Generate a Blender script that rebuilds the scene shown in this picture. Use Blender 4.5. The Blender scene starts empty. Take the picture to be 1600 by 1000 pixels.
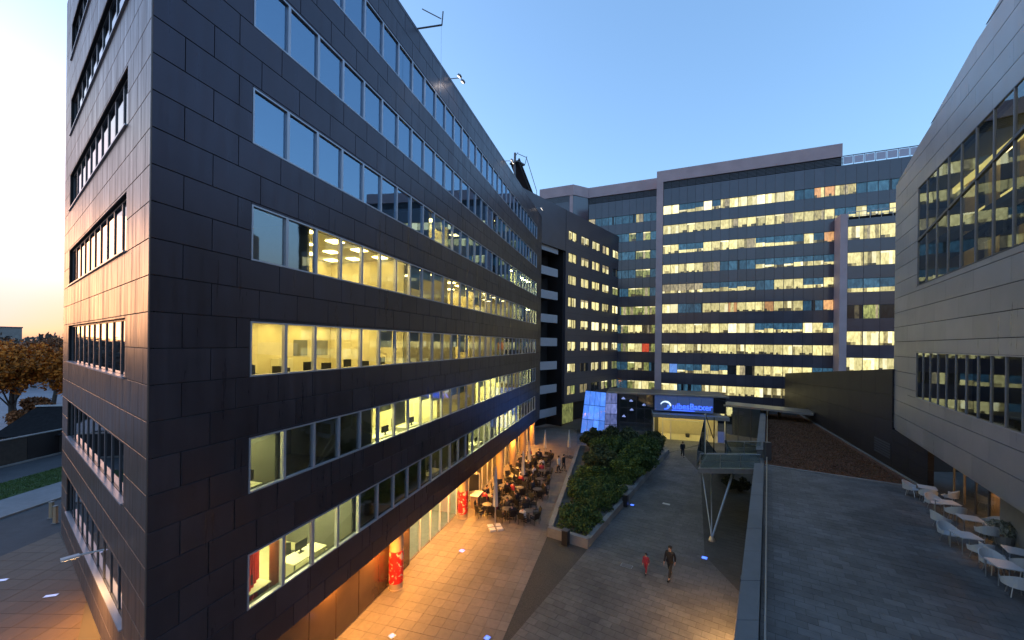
import bpy, math, random
from mathutils import Vector, Matrix
import numpy as np

random.seed(7)
RNG = np.random.default_rng(11)
R = math.radians
EYE = 13.1                                   # height of the viewpoint above the courtyard

# ------------------------------------------------------------------ camera, sky, sun, exposure
scene = bpy.context.scene
COL = scene.collection
cam_d = bpy.data.cameras.new("camera")
cam = bpy.data.objects.new("camera", cam_d)
COL.objects.link(cam)
cam_d.sensor_width = 36.0
cam_d.lens = 36.0 * 622.0 / 1600.0
cam_d.shift_x = 0.0
cam_d.shift_y = 37.0 / 1600.0
cam_d.clip_start = 0.1
cam_d.clip_end = 6000
cam.location = (0, 0, EYE)
cam.matrix_world = Matrix.Translation((0, 0, EYE)) @ Matrix.Rotation(R(90), 4, 'X') @ Matrix.Rotation(R(0.67), 4, 'Z')
scene.camera = cam

SUN_AZ, SUN_EL = -63.0, 1.6                  # azimuth from +Y towards +X
world = bpy.data.worlds.new("World")
scene.world = world
world.use_nodes = True
wn, wl = world.node_tree.nodes, world.node_tree.links
wn.clear()
w_out = wn.new('ShaderNodeOutputWorld')
w_bg = wn.new('ShaderNodeBackground')
sky = wn.new('ShaderNodeTexSky')
sky.sky_type = 'NISHITA'
sky.sun_disc = False
sky.sun_elevation = R(SUN_EL)
sky.sun_rotation = R(SUN_AZ)
sky.altitude = 100
sky.air_density = 1.0
sky.dust_density = 1.6
sky.ozone_density = 2.2
w_bg.inputs['Strength'].default_value = 0.12
w_tint = wn.new('ShaderNodeMix')                # white balance of the photograph: a cool blue hour
w_tint.data_type = 'RGBA'
w_tint.blend_type = 'MULTIPLY'
w_tint.inputs[0].default_value = 1.0
w_tint.inputs[7].default_value = (1.10, 1.35, 1.72, 1)
w_gam = wn.new('ShaderNodeGamma')                # softer step from the afterglow to the far sky
w_gam.inputs[1].default_value = 0.78
wl.new(sky.outputs[0], w_tint.inputs[6])
wl.new(w_tint.outputs[2], w_gam.inputs[0])
w_tc = wn.new('ShaderNodeTexCoord')
w_sep = wn.new('ShaderNodeSeparateXYZ')
wl.new(w_tc.outputs['Generated'], w_sep.inputs[0])
w_h = wn.new('ShaderNodeMapRange')               # the rosy belt low over the horizon, all the way round
w_h.interpolation_type = 'SMOOTHSTEP'
w_h.inputs[1].default_value = 0.0
w_h.inputs[2].default_value = 0.27
w_h.inputs[3].default_value = 0.95
w_h.inputs[4].default_value = 0.0
wl.new(w_sep.outputs['Z'], w_h.inputs[0])
w_bw = wn.new('ShaderNodeRGBToBW')
wl.new(w_gam.outputs[0], w_bw.inputs[0])
w_pe = wn.new('ShaderNodeMix')
w_pe.data_type = 'RGBA'
w_pe.blend_type = 'MULTIPLY'
w_pe.inputs[0].default_value = 1.0
w_pe.inputs[7].default_value = (0.44, 0.23, 0.155, 1)
wl.new(w_bw.outputs[0], w_pe.inputs[6])
w_mix = wn.new('ShaderNodeMix')
w_mix.data_type = 'RGBA'
wl.new(w_h.outputs[0], w_mix.inputs[0])
wl.new(w_gam.outputs[0], w_mix.inputs[6])
wl.new(w_pe.outputs[2], w_mix.inputs[7])
w_cap = wn.new('ShaderNodeMix')                  # ceiling of the afterglow's brightness
w_cap.data_type = 'RGBA'
w_cap.inputs[6].default_value = (1.95, 1.72, 1.95, 1)
w_cap.inputs[7].default_value = (1.45, 0.84, 0.62, 1)
wl.new(w_h.outputs[0], w_cap.inputs[0])
w_min = wn.new('ShaderNodeMix')
w_min.data_type = 'RGBA'
w_min.blend_type = 'DARKEN'
w_min.inputs[0].default_value = 1.0
wl.new(w_mix.outputs[2], w_min.inputs[6])
wl.new(w_cap.outputs[2], w_min.inputs[7])
wl.new(w_min.outputs[2], w_bg.inputs['Color'])
wl.new(w_bg.outputs[0], w_out.inputs['Surface'])

sun_d = bpy.data.lights.new("sun", 'SUN')
sun_d.energy = 0.05
sun_d.angle = R(14)
sun_d.color = (1.0, 0.44, 0.16)
sun = bpy.data.objects.new("sun", sun_d)
COL.objects.link(sun)
_sd = Vector((math.sin(R(SUN_AZ)) * math.cos(R(SUN_EL + 4)), math.cos(R(SUN_AZ)) * math.cos(R(SUN_EL + 4)), math.sin(R(SUN_EL + 4))))
sun.rotation_euler = _sd.to_track_quat('Z', 'Y').to_euler()

scene.view_settings.view_transform = 'Standard'
scene.view_settings.look = 'None'
scene.view_settings.gamma = 1
scene.view_settings.use_curve_mapping = False
scene.view_settings.exposure = 3.0
scene.cycles.max_bounces = 7
scene.cycles.diffuse_bounces = 3
scene.cycles.transparent_max_bounces = 12
scene.cycles.sample_clamp_indirect = 6
scene.cycles.use_denoising = True
LAMP = 0.125                                 # common factor of everything that glows

# ------------------------------------------------------------------ materials
def new_mat(name):
    m = bpy.data.materials.new(name)
    m.use_nodes = True
    nt = m.node_tree
    return m, nt, nt.nodes['Principled BSDF']

def N(nt, t, **kw):
    n = nt.nodes.new(t)
    for k, v in kw.items():
        setattr(n, k, v)
    return n

def mat(name, col, rough=0.6, metal=0.0, var=0.0, nscale=3.0, bump=0.0, bscale=40.0, spec=0.5, cell=0.0, coord='Object', stain=0.0, tint=None, streak=0.0):
    """colour with per-object variation, broad noise variation, optional bump"""
    m, nt, b = new_mat(name)
    b.inputs['Roughness'].default_value = rough
    b.inputs['Metallic'].default_value = metal
    b.inputs['Specular IOR Level'].default_value = spec
    L = nt.links
    tc = N(nt, 'ShaderNodeTexCoord')
    geo = N(nt, 'ShaderNodeNewGeometry')
    rgb = N(nt, 'ShaderNodeRGB')
    rgb.outputs[0].default_value = (*col, 1)
    hsv = N(nt, 'ShaderNodeHueSaturation')
    L.new(rgb.outputs[0], hsv.inputs['Color'])
    val = None
    if var or cell or stain:
        no = N(nt, 'ShaderNodeTexNoise')
        no.inputs['Scale'].default_value = nscale
        no.inputs['Detail'].default_value = 5
        L.new(geo.outputs['Position'], no.inputs['Vector'])
        mr = N(nt, 'ShaderNodeMapRange')
        mr.inputs[1].default_value = 0.3
        mr.inputs[2].default_value = 0.7
        mr.inputs[3].default_value = 1 - var
        mr.inputs[4].default_value = 1 + var
        L.new(no.outputs[0], mr.inputs[0])
        val = mr.outputs[0]
        if cell:
            oi = N(nt, 'ShaderNodeObjectInfo')
            isl = N(nt, 'ShaderNodeMath', operation='ADD')
            L.new(oi.outputs['Random'], isl.inputs[0])
            L.new(geo.outputs['Random Per Island'], isl.inputs[1])
            fr = N(nt, 'ShaderNodeMath', operation='FRACT')
            L.new(isl.outputs[0], fr.inputs[0])
            mr2 = N(nt, 'ShaderNodeMapRange')
            mr2.inputs[3].default_value = 1 - cell
            mr2.inputs[4].default_value = 1 + cell
            L.new(fr.outputs[0], mr2.inputs[0])
            mu = N(nt, 'ShaderNodeMath', operation='MULTIPLY')
            L.new(val, mu.inputs[0])
            L.new(mr2.outputs[0], mu.inputs[1])
            val = mu.outputs[0]
        if stain:
            n2 = N(nt, 'ShaderNodeTexNoise')
            n2.inputs['Scale'].default_value = 0.35
            n2.inputs['Detail'].default_value = 8
            n2.inputs['Roughness'].default_value = 0.65
            L.new(geo.outputs['Position'], n2.inputs['Vector'])
            mr3 = N(nt, 'ShaderNodeMapRange')
            mr3.inputs[1].default_value = 0.35
            mr3.inputs[2].default_value = 0.65
            mr3.inputs[3].default_value = 1 - stain
            mr3.inputs[4].default_value = 1 + stain * .6
            L.new(n2.outputs[0], mr3.inputs[0])
            mu = N(nt, 'ShaderNodeMath', operation='MULTIPLY')
            L.new(val, mu.inputs[0])
            L.new(mr3.outputs[0], mu.inputs[1])
            val = mu.outputs[0]
        L.new(val, hsv.inputs['Value'])
        ra = N(nt, 'ShaderNodeMapRange')
        ra.inputs[3].default_value = max(0.02, rough - 0.08)
        ra.inputs[4].default_value = min(1, rough + 0.08)
        L.new(no.outputs[0], ra.inputs[0])
        L.new(ra.outputs[0], b.inputs['Roughness'])
    if tint:
        b.inputs['Specular Tint'].default_value = (*tint, 1)
    if streak and val is not None:
        mp = N(nt, 'ShaderNodeMapping')
        mp.inputs['Scale'].default_value = (2.2, 2.2, 0.16)
        L.new(geo.outputs['Position'], mp.inputs['Vector'])
        n3 = N(nt, 'ShaderNodeTexNoise')
        n3.inputs['Scale'].default_value = 1.6
        n3.inputs['Detail'].default_value = 6
        n3.inputs['Roughness'].default_value = 0.7
        L.new(mp.outputs[0], n3.inputs['Vector'])
        m4 = N(nt, 'ShaderNodeMapRange')
        m4.inputs[1].default_value = 0.3
        m4.inputs[2].default_value = 0.7
        m4.inputs[3].default_value = 1 - streak
        m4.inputs[4].default_value = 1 + streak
        L.new(n3.outputs[0], m4.inputs[0])
        mu = N(nt, 'ShaderNodeMath', operation='MULTIPLY')
        L.new(val, mu.inputs[0])
        L.new(m4.outputs[0], mu.inputs[1])
        L.new(mu.outputs[0], hsv.inputs['Value'])
        m5 = N(nt, 'ShaderNodeMapRange')
        m5.inputs[1].default_value = 0.3
        m5.inputs[2].default_value = 0.7
        m5.inputs[3].default_value = rough - 0.10
        m5.inputs[4].default_value = rough + 0.12
        L.new(n3.outputs[0], m5.inputs[0])
        L.new(m5.outputs[0], b.inputs['Roughness'])
    L.new(hsv.outputs[0], b.inputs['Base Color'])
    if bump:
        nb = N(nt, 'ShaderNodeTexNoise')
        nb.inputs['Scale'].default_value = bscale
        nb.inputs['Detail'].default_value = 4
        L.new(geo.outputs['Position'], nb.inputs['Vector'])
        bp = N(nt, 'ShaderNodeBump')
        bp.inputs['Strength'].default_value = bump
        bp.inputs['Distance'].default_value = 0.02
        L.new(nb.outputs[0], bp.inputs['Height'])
        L.new(bp.outputs[0], b.inputs['Normal'])
    return m

def emit_mat(name, col, s):
    m, nt, b = new_mat(name)
    b.inputs['Base Color'].default_value = (0.2, 0.2, 0.2, 1)
    b.inputs['Emission Color'].default_value = (*col, 1)
    b.inputs['Emission Strength'].default_value = s * LAMP
    return m

def glass_mat(name, refl=0.15, tint=(0.8, 0.85, 0.85), rough=0.02, sheen=(0.80, 0.92, 1.0)):
    """coated window glass: transparent plus a mirror share that grows with the angle"""
    m, nt, b = new_mat(name)
    nt.nodes.remove(b)
    L = nt.links
    out = nt.nodes['Material Output']
    tr = N(nt, 'ShaderNodeBsdfTransparent')
    tr.inputs[0].default_value = (*tint, 1)
    gl = N(nt, 'ShaderNodeBsdfGlossy')
    gl.inputs['Color'].default_value = (*sheen, 1)
    gl.inputs['Roughness'].default_value = rough
    fr = N(nt, 'ShaderNodeFresnel')
    fr.inputs['IOR'].default_value = 1.55
    ad = N(nt, 'ShaderNodeMapRange')
    ad.inputs[3].default_value = refl
    ad.inputs[4].default_value = 1.0
    L.new(fr.outputs[0], ad.inputs[0])
    geo = N(nt, 'ShaderNodeNewGeometry')
    nb = N(nt, 'ShaderNodeTexNoise')
    nb.inputs['Scale'].default_value = 0.9
    nb.inputs['Detail'].default_value = 1
    L.new(geo.outputs['Position'], nb.inputs['Vector'])
    bp = N(nt, 'ShaderNodeBump')
    bp.inputs['Strength'].default_value = 0.05
    bp.inputs['Distance'].default_value = 0.02
    L.new(nb.outputs[0], bp.inputs['Height'])
    L.new(bp.outputs[0], gl.inputs['Normal'])
    mx = N(nt, 'ShaderNodeMixShader')
    L.new(ad.outputs[0], mx.inputs[0])
    L.new(tr.outputs[0], mx.inputs[1])
    L.new(gl.outputs[0], mx.inputs[2])
    L.new(mx.outputs[0], out.inputs['Surface'])
    return m

def dark_glass(name, base=(0.01, 0.012, 0.015), rough=0.03, coat=0.0, spec=0.8):
    m, nt, b = new_mat(name)
    b.inputs['Base Color'].default_value = (*base, 1)
    b.inputs['Roughness'].default_value = rough
    b.inputs['Specular IOR Level'].default_value = spec
    b.inputs['IOR'].default_value = 1.7
    return m

def lit_pane(name, c1, c2, s, furn=0.5, base=(0.02, 0.03, 0.035)):
    """a far window with light behind it: the glow of a room seen through glass, uneven from desks, blinds and lamps"""
    m, nt, b = new_mat(name)
    L = nt.links
    b.inputs['Base Color'].default_value = (*base, 1)
    b.inputs['Roughness'].default_value = 0.06
    b.inputs['IOR'].default_value = 1.6
    tc = N(nt, 'ShaderNodeTexCoord')
    oi = N(nt, 'ShaderNodeObjectInfo')
    geo = N(nt, 'ShaderNodeNewGeometry')
    mp = N(nt, 'ShaderNodeMapping')
    mp.inputs['Scale'].default_value = (3.4, 3.4, 1.3)
    L.new(geo.outputs['Position'], mp.inputs['Vector'])
    no = N(nt, 'ShaderNodeTexNoise')
    no.inputs['Scale'].default_value = 1.0
    no.inputs['Detail'].default_value = 6
    no.inputs['Roughness'].default_value = 0.7
    L.new(mp.outputs[0], no.inputs['Vector'])
    cr = N(nt, 'ShaderNodeValToRGB')
    cr.color_ramp.elements[0].position = 0.36
    cr.color_ramp.elements[0].color = (*[c * (1 - furn) for c in c2], 1)
    cr.color_ramp.elements[1].position = 0.62
    cr.color_ramp.elements[1].color = (*c1, 1)
    L.new(no.outputs[0], cr.inputs[0])
    L.new(cr.outputs[0], b.inputs['Emission Color'])
    mr = N(nt, 'ShaderNodeMapRange')
    mr.inputs[3].default_value = 0.11 * s * LAMP
    mr.inputs[4].default_value = 0.24 * s * LAMP
    L.new(oi.outputs['Random'], mr.inputs[0])
    L.new(mr.outputs[0], b.inputs['Emission Strength'])
    return m

M = {}
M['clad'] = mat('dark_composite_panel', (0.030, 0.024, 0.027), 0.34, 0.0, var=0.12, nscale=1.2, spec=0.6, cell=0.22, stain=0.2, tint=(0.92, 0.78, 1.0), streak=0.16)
M['joint'] = mat('joint_shadow', (0.008, 0.008, 0.009), 0.8)  # dark backing seen through the panel joints
M['clad_side'] = mat('bronze_composite_panel', (0.095, 0.066, 0.055), 0.36, 0.0, var=0.10, nscale=1.2, spec=0.42, tint=(1.0, 0.82, 0.78), streak=0.12)  # same cladding, with the afterglow's warm tone put into its colour
M['silver'] = mat('aluminium_frame', (0.42, 0.41, 0.45), 0.35, 0.5, var=0.05)
M['greyframe'] = mat('grey_frame', (0.10, 0.10, 0.11), 0.4, 0.3)
M['greyframe2'] = mat('dull_metal_frame', (0.24, 0.23, 0.24), 0.45, 0.2)
M['alu'] = mat('light_metal_panel', (0.37, 0.345, 0.335), 0.36, 0.25, var=0.06, nscale=0.8, cell=0.08, streak=0.10)
M['tower'] = mat('slate_panel', (0.080, 0.072, 0.092), 0.16, 0.1, var=0.08, nscale=0.7, cell=0.12, spec=0.95)
M['mauve'] = mat('mauve_stone', (0.50, 0.36, 0.36), 0.65, 0, var=0.10, nscale=0.5, bump=0.1)
M['wingc'] = mat('wing_panel', (0.075, 0.066, 0.08), 0.4, 0.1, var=0.1, nscale=0.6, cell=0.06)
M['darkwall'] = mat('dark_wall_panel', (0.026, 0.021, 0.021), 0.5, 0, var=0.15, nscale=0.6, cell=0.08)
M['glass'] = glass_mat('office_glass', 0.19)
M['glass_upper'] = glass_mat('upper_office_glass', 0.33, (0.62, 0.72, 0.8), sheen=(0.56, 0.78, 1.0))  # same glass, the sky's blue reflection strengthened in its sheen
M['glass_clear'] = glass_mat('clear_glass', 0.05, (0.92, 0.95, 0.93))
M['glass_green'] = glass_mat('balustrade_glass', 0.10, (0.82, 0.9, 0.88))
M['glass_dark'] = dark_glass('dark_glass', (0.012, 0.014, 0.018))
M['glass_sky'] = dark_glass('mirror_glass', (0.03, 0.08, 0.2), 0.04)
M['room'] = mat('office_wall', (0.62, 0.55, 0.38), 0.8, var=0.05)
M['room_floor'] = mat('office_carpet', (0.36, 0.33, 0.24), 0.9, var=0.1, bump=0.2, bscale=120)
M['brown_room'] = mat('brown_gallery_wall', (0.42, 0.32, 0.18), 0.8, var=0.1)
M['cove'] = emit_mat('cove_lamp', (1.0, 0.80, 0.22), 0.95)  # added glow standing for the yellow bands in the glazing
M['glass_mid'] = glass_mat('gallery_glass', 0.06)
M['glass_low'] = glass_mat('low_sheen_glass', 0.05)
M['pale_panel'] = mat('pale_frosted_panel', (0.55, 0.52, 0.60), 0.35)
M['lavender'] = lit_pane('lavender_glass', (0.20, 0.24, 0.55), (0.10, 0.14, 0.38), 5.5, 0.4, (0.05, 0.07, 0.14))  # lavender glow set into the return glass, no lamp behind
M['room_dark'] = mat('unlit_office_wall', (0.10, 0.10, 0.10), 0.9)  # rooms without lamps, darkened in the wall colour itself
M['ceil_light'] = emit_mat('ceiling_lamp', (1.0, 0.76, 0.22), 26)
M['ceil_light_green'] = emit_mat('ceiling_lamp_green', (0.95, 0.92, 0.34), 62)
M['ceil_light_dim'] = emit_mat('ceiling_lamp_dim', (1.0, 0.80, 0.30), 7)
M['plaza'] = mat('beige_paving', (0.19, 0.155, 0.125), 0.62, var=0.12, nscale=5, bump=0.25, bscale=60, cell=0.10, stain=0.18)
M['side_paving'] = mat('brown_paving', (0.085, 0.060, 0.042), 0.65, var=0.12, nscale=5, bump=0.25, bscale=60, cell=0.10, stain=0.2)
M['walk'] = mat('grey_paving', (0.118, 0.112, 0.104), 0.6, var=0.14, nscale=5, bump=0.3, bscale=60, cell=0.14, stain=0.34)
M['olive'] = mat('dark_paving', (0.055, 0.052, 0.042), 0.7, var=0.14, nscale=5, bump=0.3, bscale=60, cell=0.12, stain=0.2)  # paving colour darkened for the shade beyond the lamp's shadow line
M['slate_tile'] = mat('slate_terrace_tile', (0.112, 0.108, 0.108), 0.5, var=0.16, nscale=4, bump=0.3, bscale=50, cell=0.22, stain=0.42)
M['mortar'] = mat('mortar', (0.075, 0.068, 0.06), 0.9)
M['gravel'] = mat('dark_gravel', (0.065, 0.061, 0.052), 0.9, var=0.5, nscale=30, bump=1.0, bscale=45)
M['concrete'] = mat('concrete', (0.23, 0.215, 0.20), 0.75, var=0.10, nscale=2, bump=0.2, bscale=30, stain=0.18, cell=0.05)
M['coping'] = mat('grey_coping', (0.14, 0.14, 0.145), 0.55, var=0.08, nscale=3, bump=0.15, stain=0.15, cell=0.07)
M['asphalt'] = mat('asphalt', (0.055, 0.055, 0.06), 0.85, var=0.15, nscale=2, bump=0.4, bscale=80, stain=0.2)
M['pale_asphalt'] = mat('pale_asphalt', (0.26, 0.255, 0.28), 0.85, var=0.08, bump=.2, stain=.12)
M['sidewalk'] = mat('sidewalk', (0.19, 0.19, 0.20), 0.8, var=0.1, nscale=3, bump=0.2, stain=0.15)
M['soil'] = mat('bare_ground', (0.10, 0.09, 0.075), 0.9, var=0.3, nscale=0.3, bump=0.3, bscale=10)
M['grassmat'] = mat('lawn', (0.045, 0.085, 0.022), 0.9, var=0.35, nscale=3, bump=0.8, bscale=60)
M['sedum'] = mat('sedum', (0.15, 0.055, 0.026), 0.95, var=0.6, nscale=4, bump=1.0, bscale=25)
M['white'] = mat('white_plastic', (0.52, 0.52, 0.53), 0.4)
M['offwhite'] = mat('off_white_metal', (0.55, 0.54, 0.52), 0.5)
M['black'] = mat('black_metal', (0.018, 0.018, 0.02), 0.45)
M['rattan'] = mat('black_rattan', (0.008, 0.007, 0.007), 0.6, bump=0.6, bscale=90)
M['felt'] = mat('black_roof_felt', (0.02, 0.019, 0.02), 0.95, spec=0.08, var=.2)
M['steel'] = mat('brushed_steel', (0.42, 0.43, 0.44), 0.32, 0.8)
M['column'] = mat('cream_column', (0.36, 0.25, 0.15), 0.6, var=0.05, bump=0.1)
M['brownglass'] = mat('brown_panel', (0.075, 0.042, 0.026), 0.18, 0.0, var=0.2, nscale=0.7, spec=0.7)
M['canvas'] = mat('grey_canvas', (0.42, 0.41, 0.40), 0.8, var=0.08, bump=0.2)
M['red_cloth'] = mat('red_cloth', (0.62, 0.03, 0.02), 0.7, var=0.08)
M['brick_col'] = mat('terracotta', (0.32, 0.10, 0.04), 0.7, var=0.08)
M['blind'] = mat('cream_blind', (0.62, 0.58, 0.46), 0.8)
M['desk'] = mat('pale_desk', (0.66, 0.62, 0.52), 0.5)
M['balcony'] = mat('balcony_panel', (0.33, 0.33, 0.36), 0.5, var=0.05)
M['bark'] = mat('bark', (0.06, 0.045, 0.035), 0.9, var=0.2, bump=0.5)
M['skin'] = mat('skin', (0.45, 0.26, 0.19), 0.55)
M['coat'] = mat('dark_coat', (0.012, 0.012, 0.016), 0.8)
M['trousers'] = mat('dark_trousers', (0.02, 0.02, 0.025), 0.8)
M['redcoat'] = mat('red_coat', (0.30, 0.025, 0.05), 0.8)
M['whitecoat'] = mat('pale_coat', (0.5, 0.48, 0.47), 0.8)
M['hair'] = mat('dark_hair', (0.02, 0.013, 0.009), 0.6)
M['lampwarm'] = emit_mat('warm_lamp', (1.0, 0.55, 0.18), 60)
M['lampwhite'] = emit_mat('flood_lamp', (1.0, 0.88, 0.75), 3.0)
M['ledblue'] = emit_mat('blue_led', (0.04, 0.12, 1.0), 3.2)
M['ledpale'] = emit_mat('pale_led', (0.35, 0.45, 1.0), 1.1)
M['signblue'] = emit_mat('sign_blue', (0.03, 0.10, 1.0), 3.0)
M['signwhite'] = emit_mat('sign_white', (0.6, 0.8, 1.0), 1.6)
M['signpanel'] = emit_mat('sign_panel', (0.02, 0.06, 0.28), 0.45)
M['shopglow'] = emit_mat('shop_lamp', (0.95, 0.95, 0.62), 16)
M['foyer'] = emit_mat('foyer_lamp', (1.0, 0.82, 0.30), 14)
M['orange_glow'] = emit_mat('orange_lamp', (1.0, 0.42, 0.10), 26)
M['bluelantern'] = lit_pane('blue_lantern_glass', (0.10, 0.30, 1.0), (0.07, 0.22, 0.9), 6.0, 0.15, (0.05, 0.12, 0.35))  # sky mirrored in leaning glass, put in as emission

def banner_mat():
    m, nt, b = new_mat('red_banner')
    L = nt.links
    tc = N(nt, 'ShaderNodeTexCoord')
    no = N(nt, 'ShaderNodeTexNoise')
    no.inputs['Scale'].default_value = 2.4
    no.inputs['Detail'].default_value = 1.5
    no.inputs['Distortion'].default_value = 2.0
    L.new(tc.outputs['Object'], no.inputs['Vector'])
    cr = N(nt, 'ShaderNodeValToRGB')
    cr.color_ramp.elements[0].position = 0.56
    cr.color_ramp.elements[0].color = (0.62, 0.012, 0.012, 1)
    cr.color_ramp.elements[1].position = 0.60
    cr.color_ramp.elements[1].color = (0.62, 0.40, 0.30, 1)
    L.new(no.outputs[0], cr.inputs[0])
    L.new(cr.outputs[0], b.inputs['Base Color'])
    b.inputs['Roughness'].default_value = 0.5
    return m
M['banner'] = banner_mat()

def leaf_mat(name, c1, c2):
    m, nt, b = new_mat(name)
    L = nt.links
    geo = N(nt, 'ShaderNodeNewGeometry')
    no = N(nt, 'ShaderNodeTexNoise')
    no.inputs['Scale'].default_value = 0.9
    no.inputs['Detail'].default_value = 3
    L.new(geo.outputs['Position'], no.inputs['Vector'])
    ad = N(nt, 'ShaderNodeMath', operation='ADD')
    ad.inputs[1].default_value = -0.5
    L.new(geo.outputs['Random Per Island'], ad.inputs[0])
    mu = N(nt, 'ShaderNodeMath', operation='MULTIPLY_ADD')
    mu.inputs[1].default_value = 0.55
    L.new(ad.outputs[0], mu.inputs[0])
    L.new(no.outputs[0], mu.inputs[2])
    cr = N(nt, 'ShaderNodeValToRGB')
    cr.color_ramp.elements[0].position = 0.3
    cr.color_ramp.elements[0].color = (*c1, 1)
    cr.color_ramp.elements[1].position = 0.75
    cr.color_ramp.elements[1].color = (*c2, 1)
    L.new(mu.outputs[0], cr.inputs[0])
    L.new(cr.outputs[0], b.inputs['Base Color'])
    b.inputs['Roughness'].default_value = 0.6
    b.inputs['Specular IOR Level'].default_value = 0.25
    return m
M['leaf_green'] = leaf_mat('green_leaves', (0.028, 0.055, 0.015), (0.125, 0.165, 0.042))
M['leaf_cover'] = leaf_mat('ground_cover_leaves', (0.028, 0.055, 0.015), (0.11, 0.155, 0.038))
M['leaf_bright'] = leaf_mat('bright_green_leaves', (0.03, 0.06, 0.014), (0.15, 0.19, 0.04))
M['leaf_olive'] = leaf_mat('olive_leaves', (0.03, 0.042, 0.018), (0.11, 0.12, 0.05))
M['leaf_lawn'] = leaf_mat('lawn_blades', (0.05, 0.085, 0.02), (0.10, 0.16, 0.04))
M['leaf_orange'] = leaf_mat('autumn_leaves', (0.24, 0.085, 0.018), (0.84, 0.26, 0.03))
M['leaf_rust'] = leaf_mat('rust_leaves', (0.13, 0.06, 0.03), (0.42, 0.15, 0.05))
M['leaf_dark'] = leaf_mat('dark_evergreen', (0.012, 0.018, 0.012), (0.035, 0.045, 0.025))

# lit panes of the distant blocks, and reflecting ones given a glow
PANE = {
    'l': lit_pane('pane_yellow_dim', (0.70, 0.58, 0.24), (0.42, 0.35, 0.15), 4.4, 0.5),
    'w': lit_pane('pane_yellow_bright', (1.0, 0.93, 0.58), (1.0, 0.86, 0.42), 8.0, 0.15),
    'k': lit_pane('pane_furniture', (0.22, 0.18, 0.09), (0.08, 0.07, 0.04), 3.0, 0.5),
    'L': lit_pane('pane_yellow', (1.0, 0.88, 0.40), (0.82, 0.70, 0.27), 6.4, 0.35),
    'W': lit_pane('pane_white', (1.0, 0.92, 0.55), (1.0, 0.85, 0.42), 8.5, 0.15),
    'P': lit_pane('pane_pale', (0.75, 0.62, 0.36), (0.5, 0.42, 0.25), 4.0, 0.5),
    'G': lit_pane('pane_green', (0.62, 0.66, 0.20), (0.32, 0.38, 0.14), 3.8, 0.75),
    'T': lit_pane('pane_teal', (0.06, 0.17, 0.27), (0.035, 0.10, 0.16), 4.0, 0.5, (0.02, 0.05, 0.08)),  # sky's reflection given as a teal glow in the pane
    'B': lit_pane('pane_blue', (0.16, 0.34, 0.85), (0.12, 0.26, 0.7), 5.0, 0.2),
    'O': lit_pane('pane_orange', (1.0, 0.52, 0.20), (0.85, 0.42, 0.18), 5.2, 0.4),
    'R': lit_pane('pane_red', (1.0, 0.12, 0.05), (0.8, 0.10, 0.04), 4.5, 0.3),
    'D': lit_pane('pane_dark', (0.03, 0.04, 0.05), (0.01, 0.015, 0.02), 1.0, 0.5, (0.01, 0.012, 0.016)),
}

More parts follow.
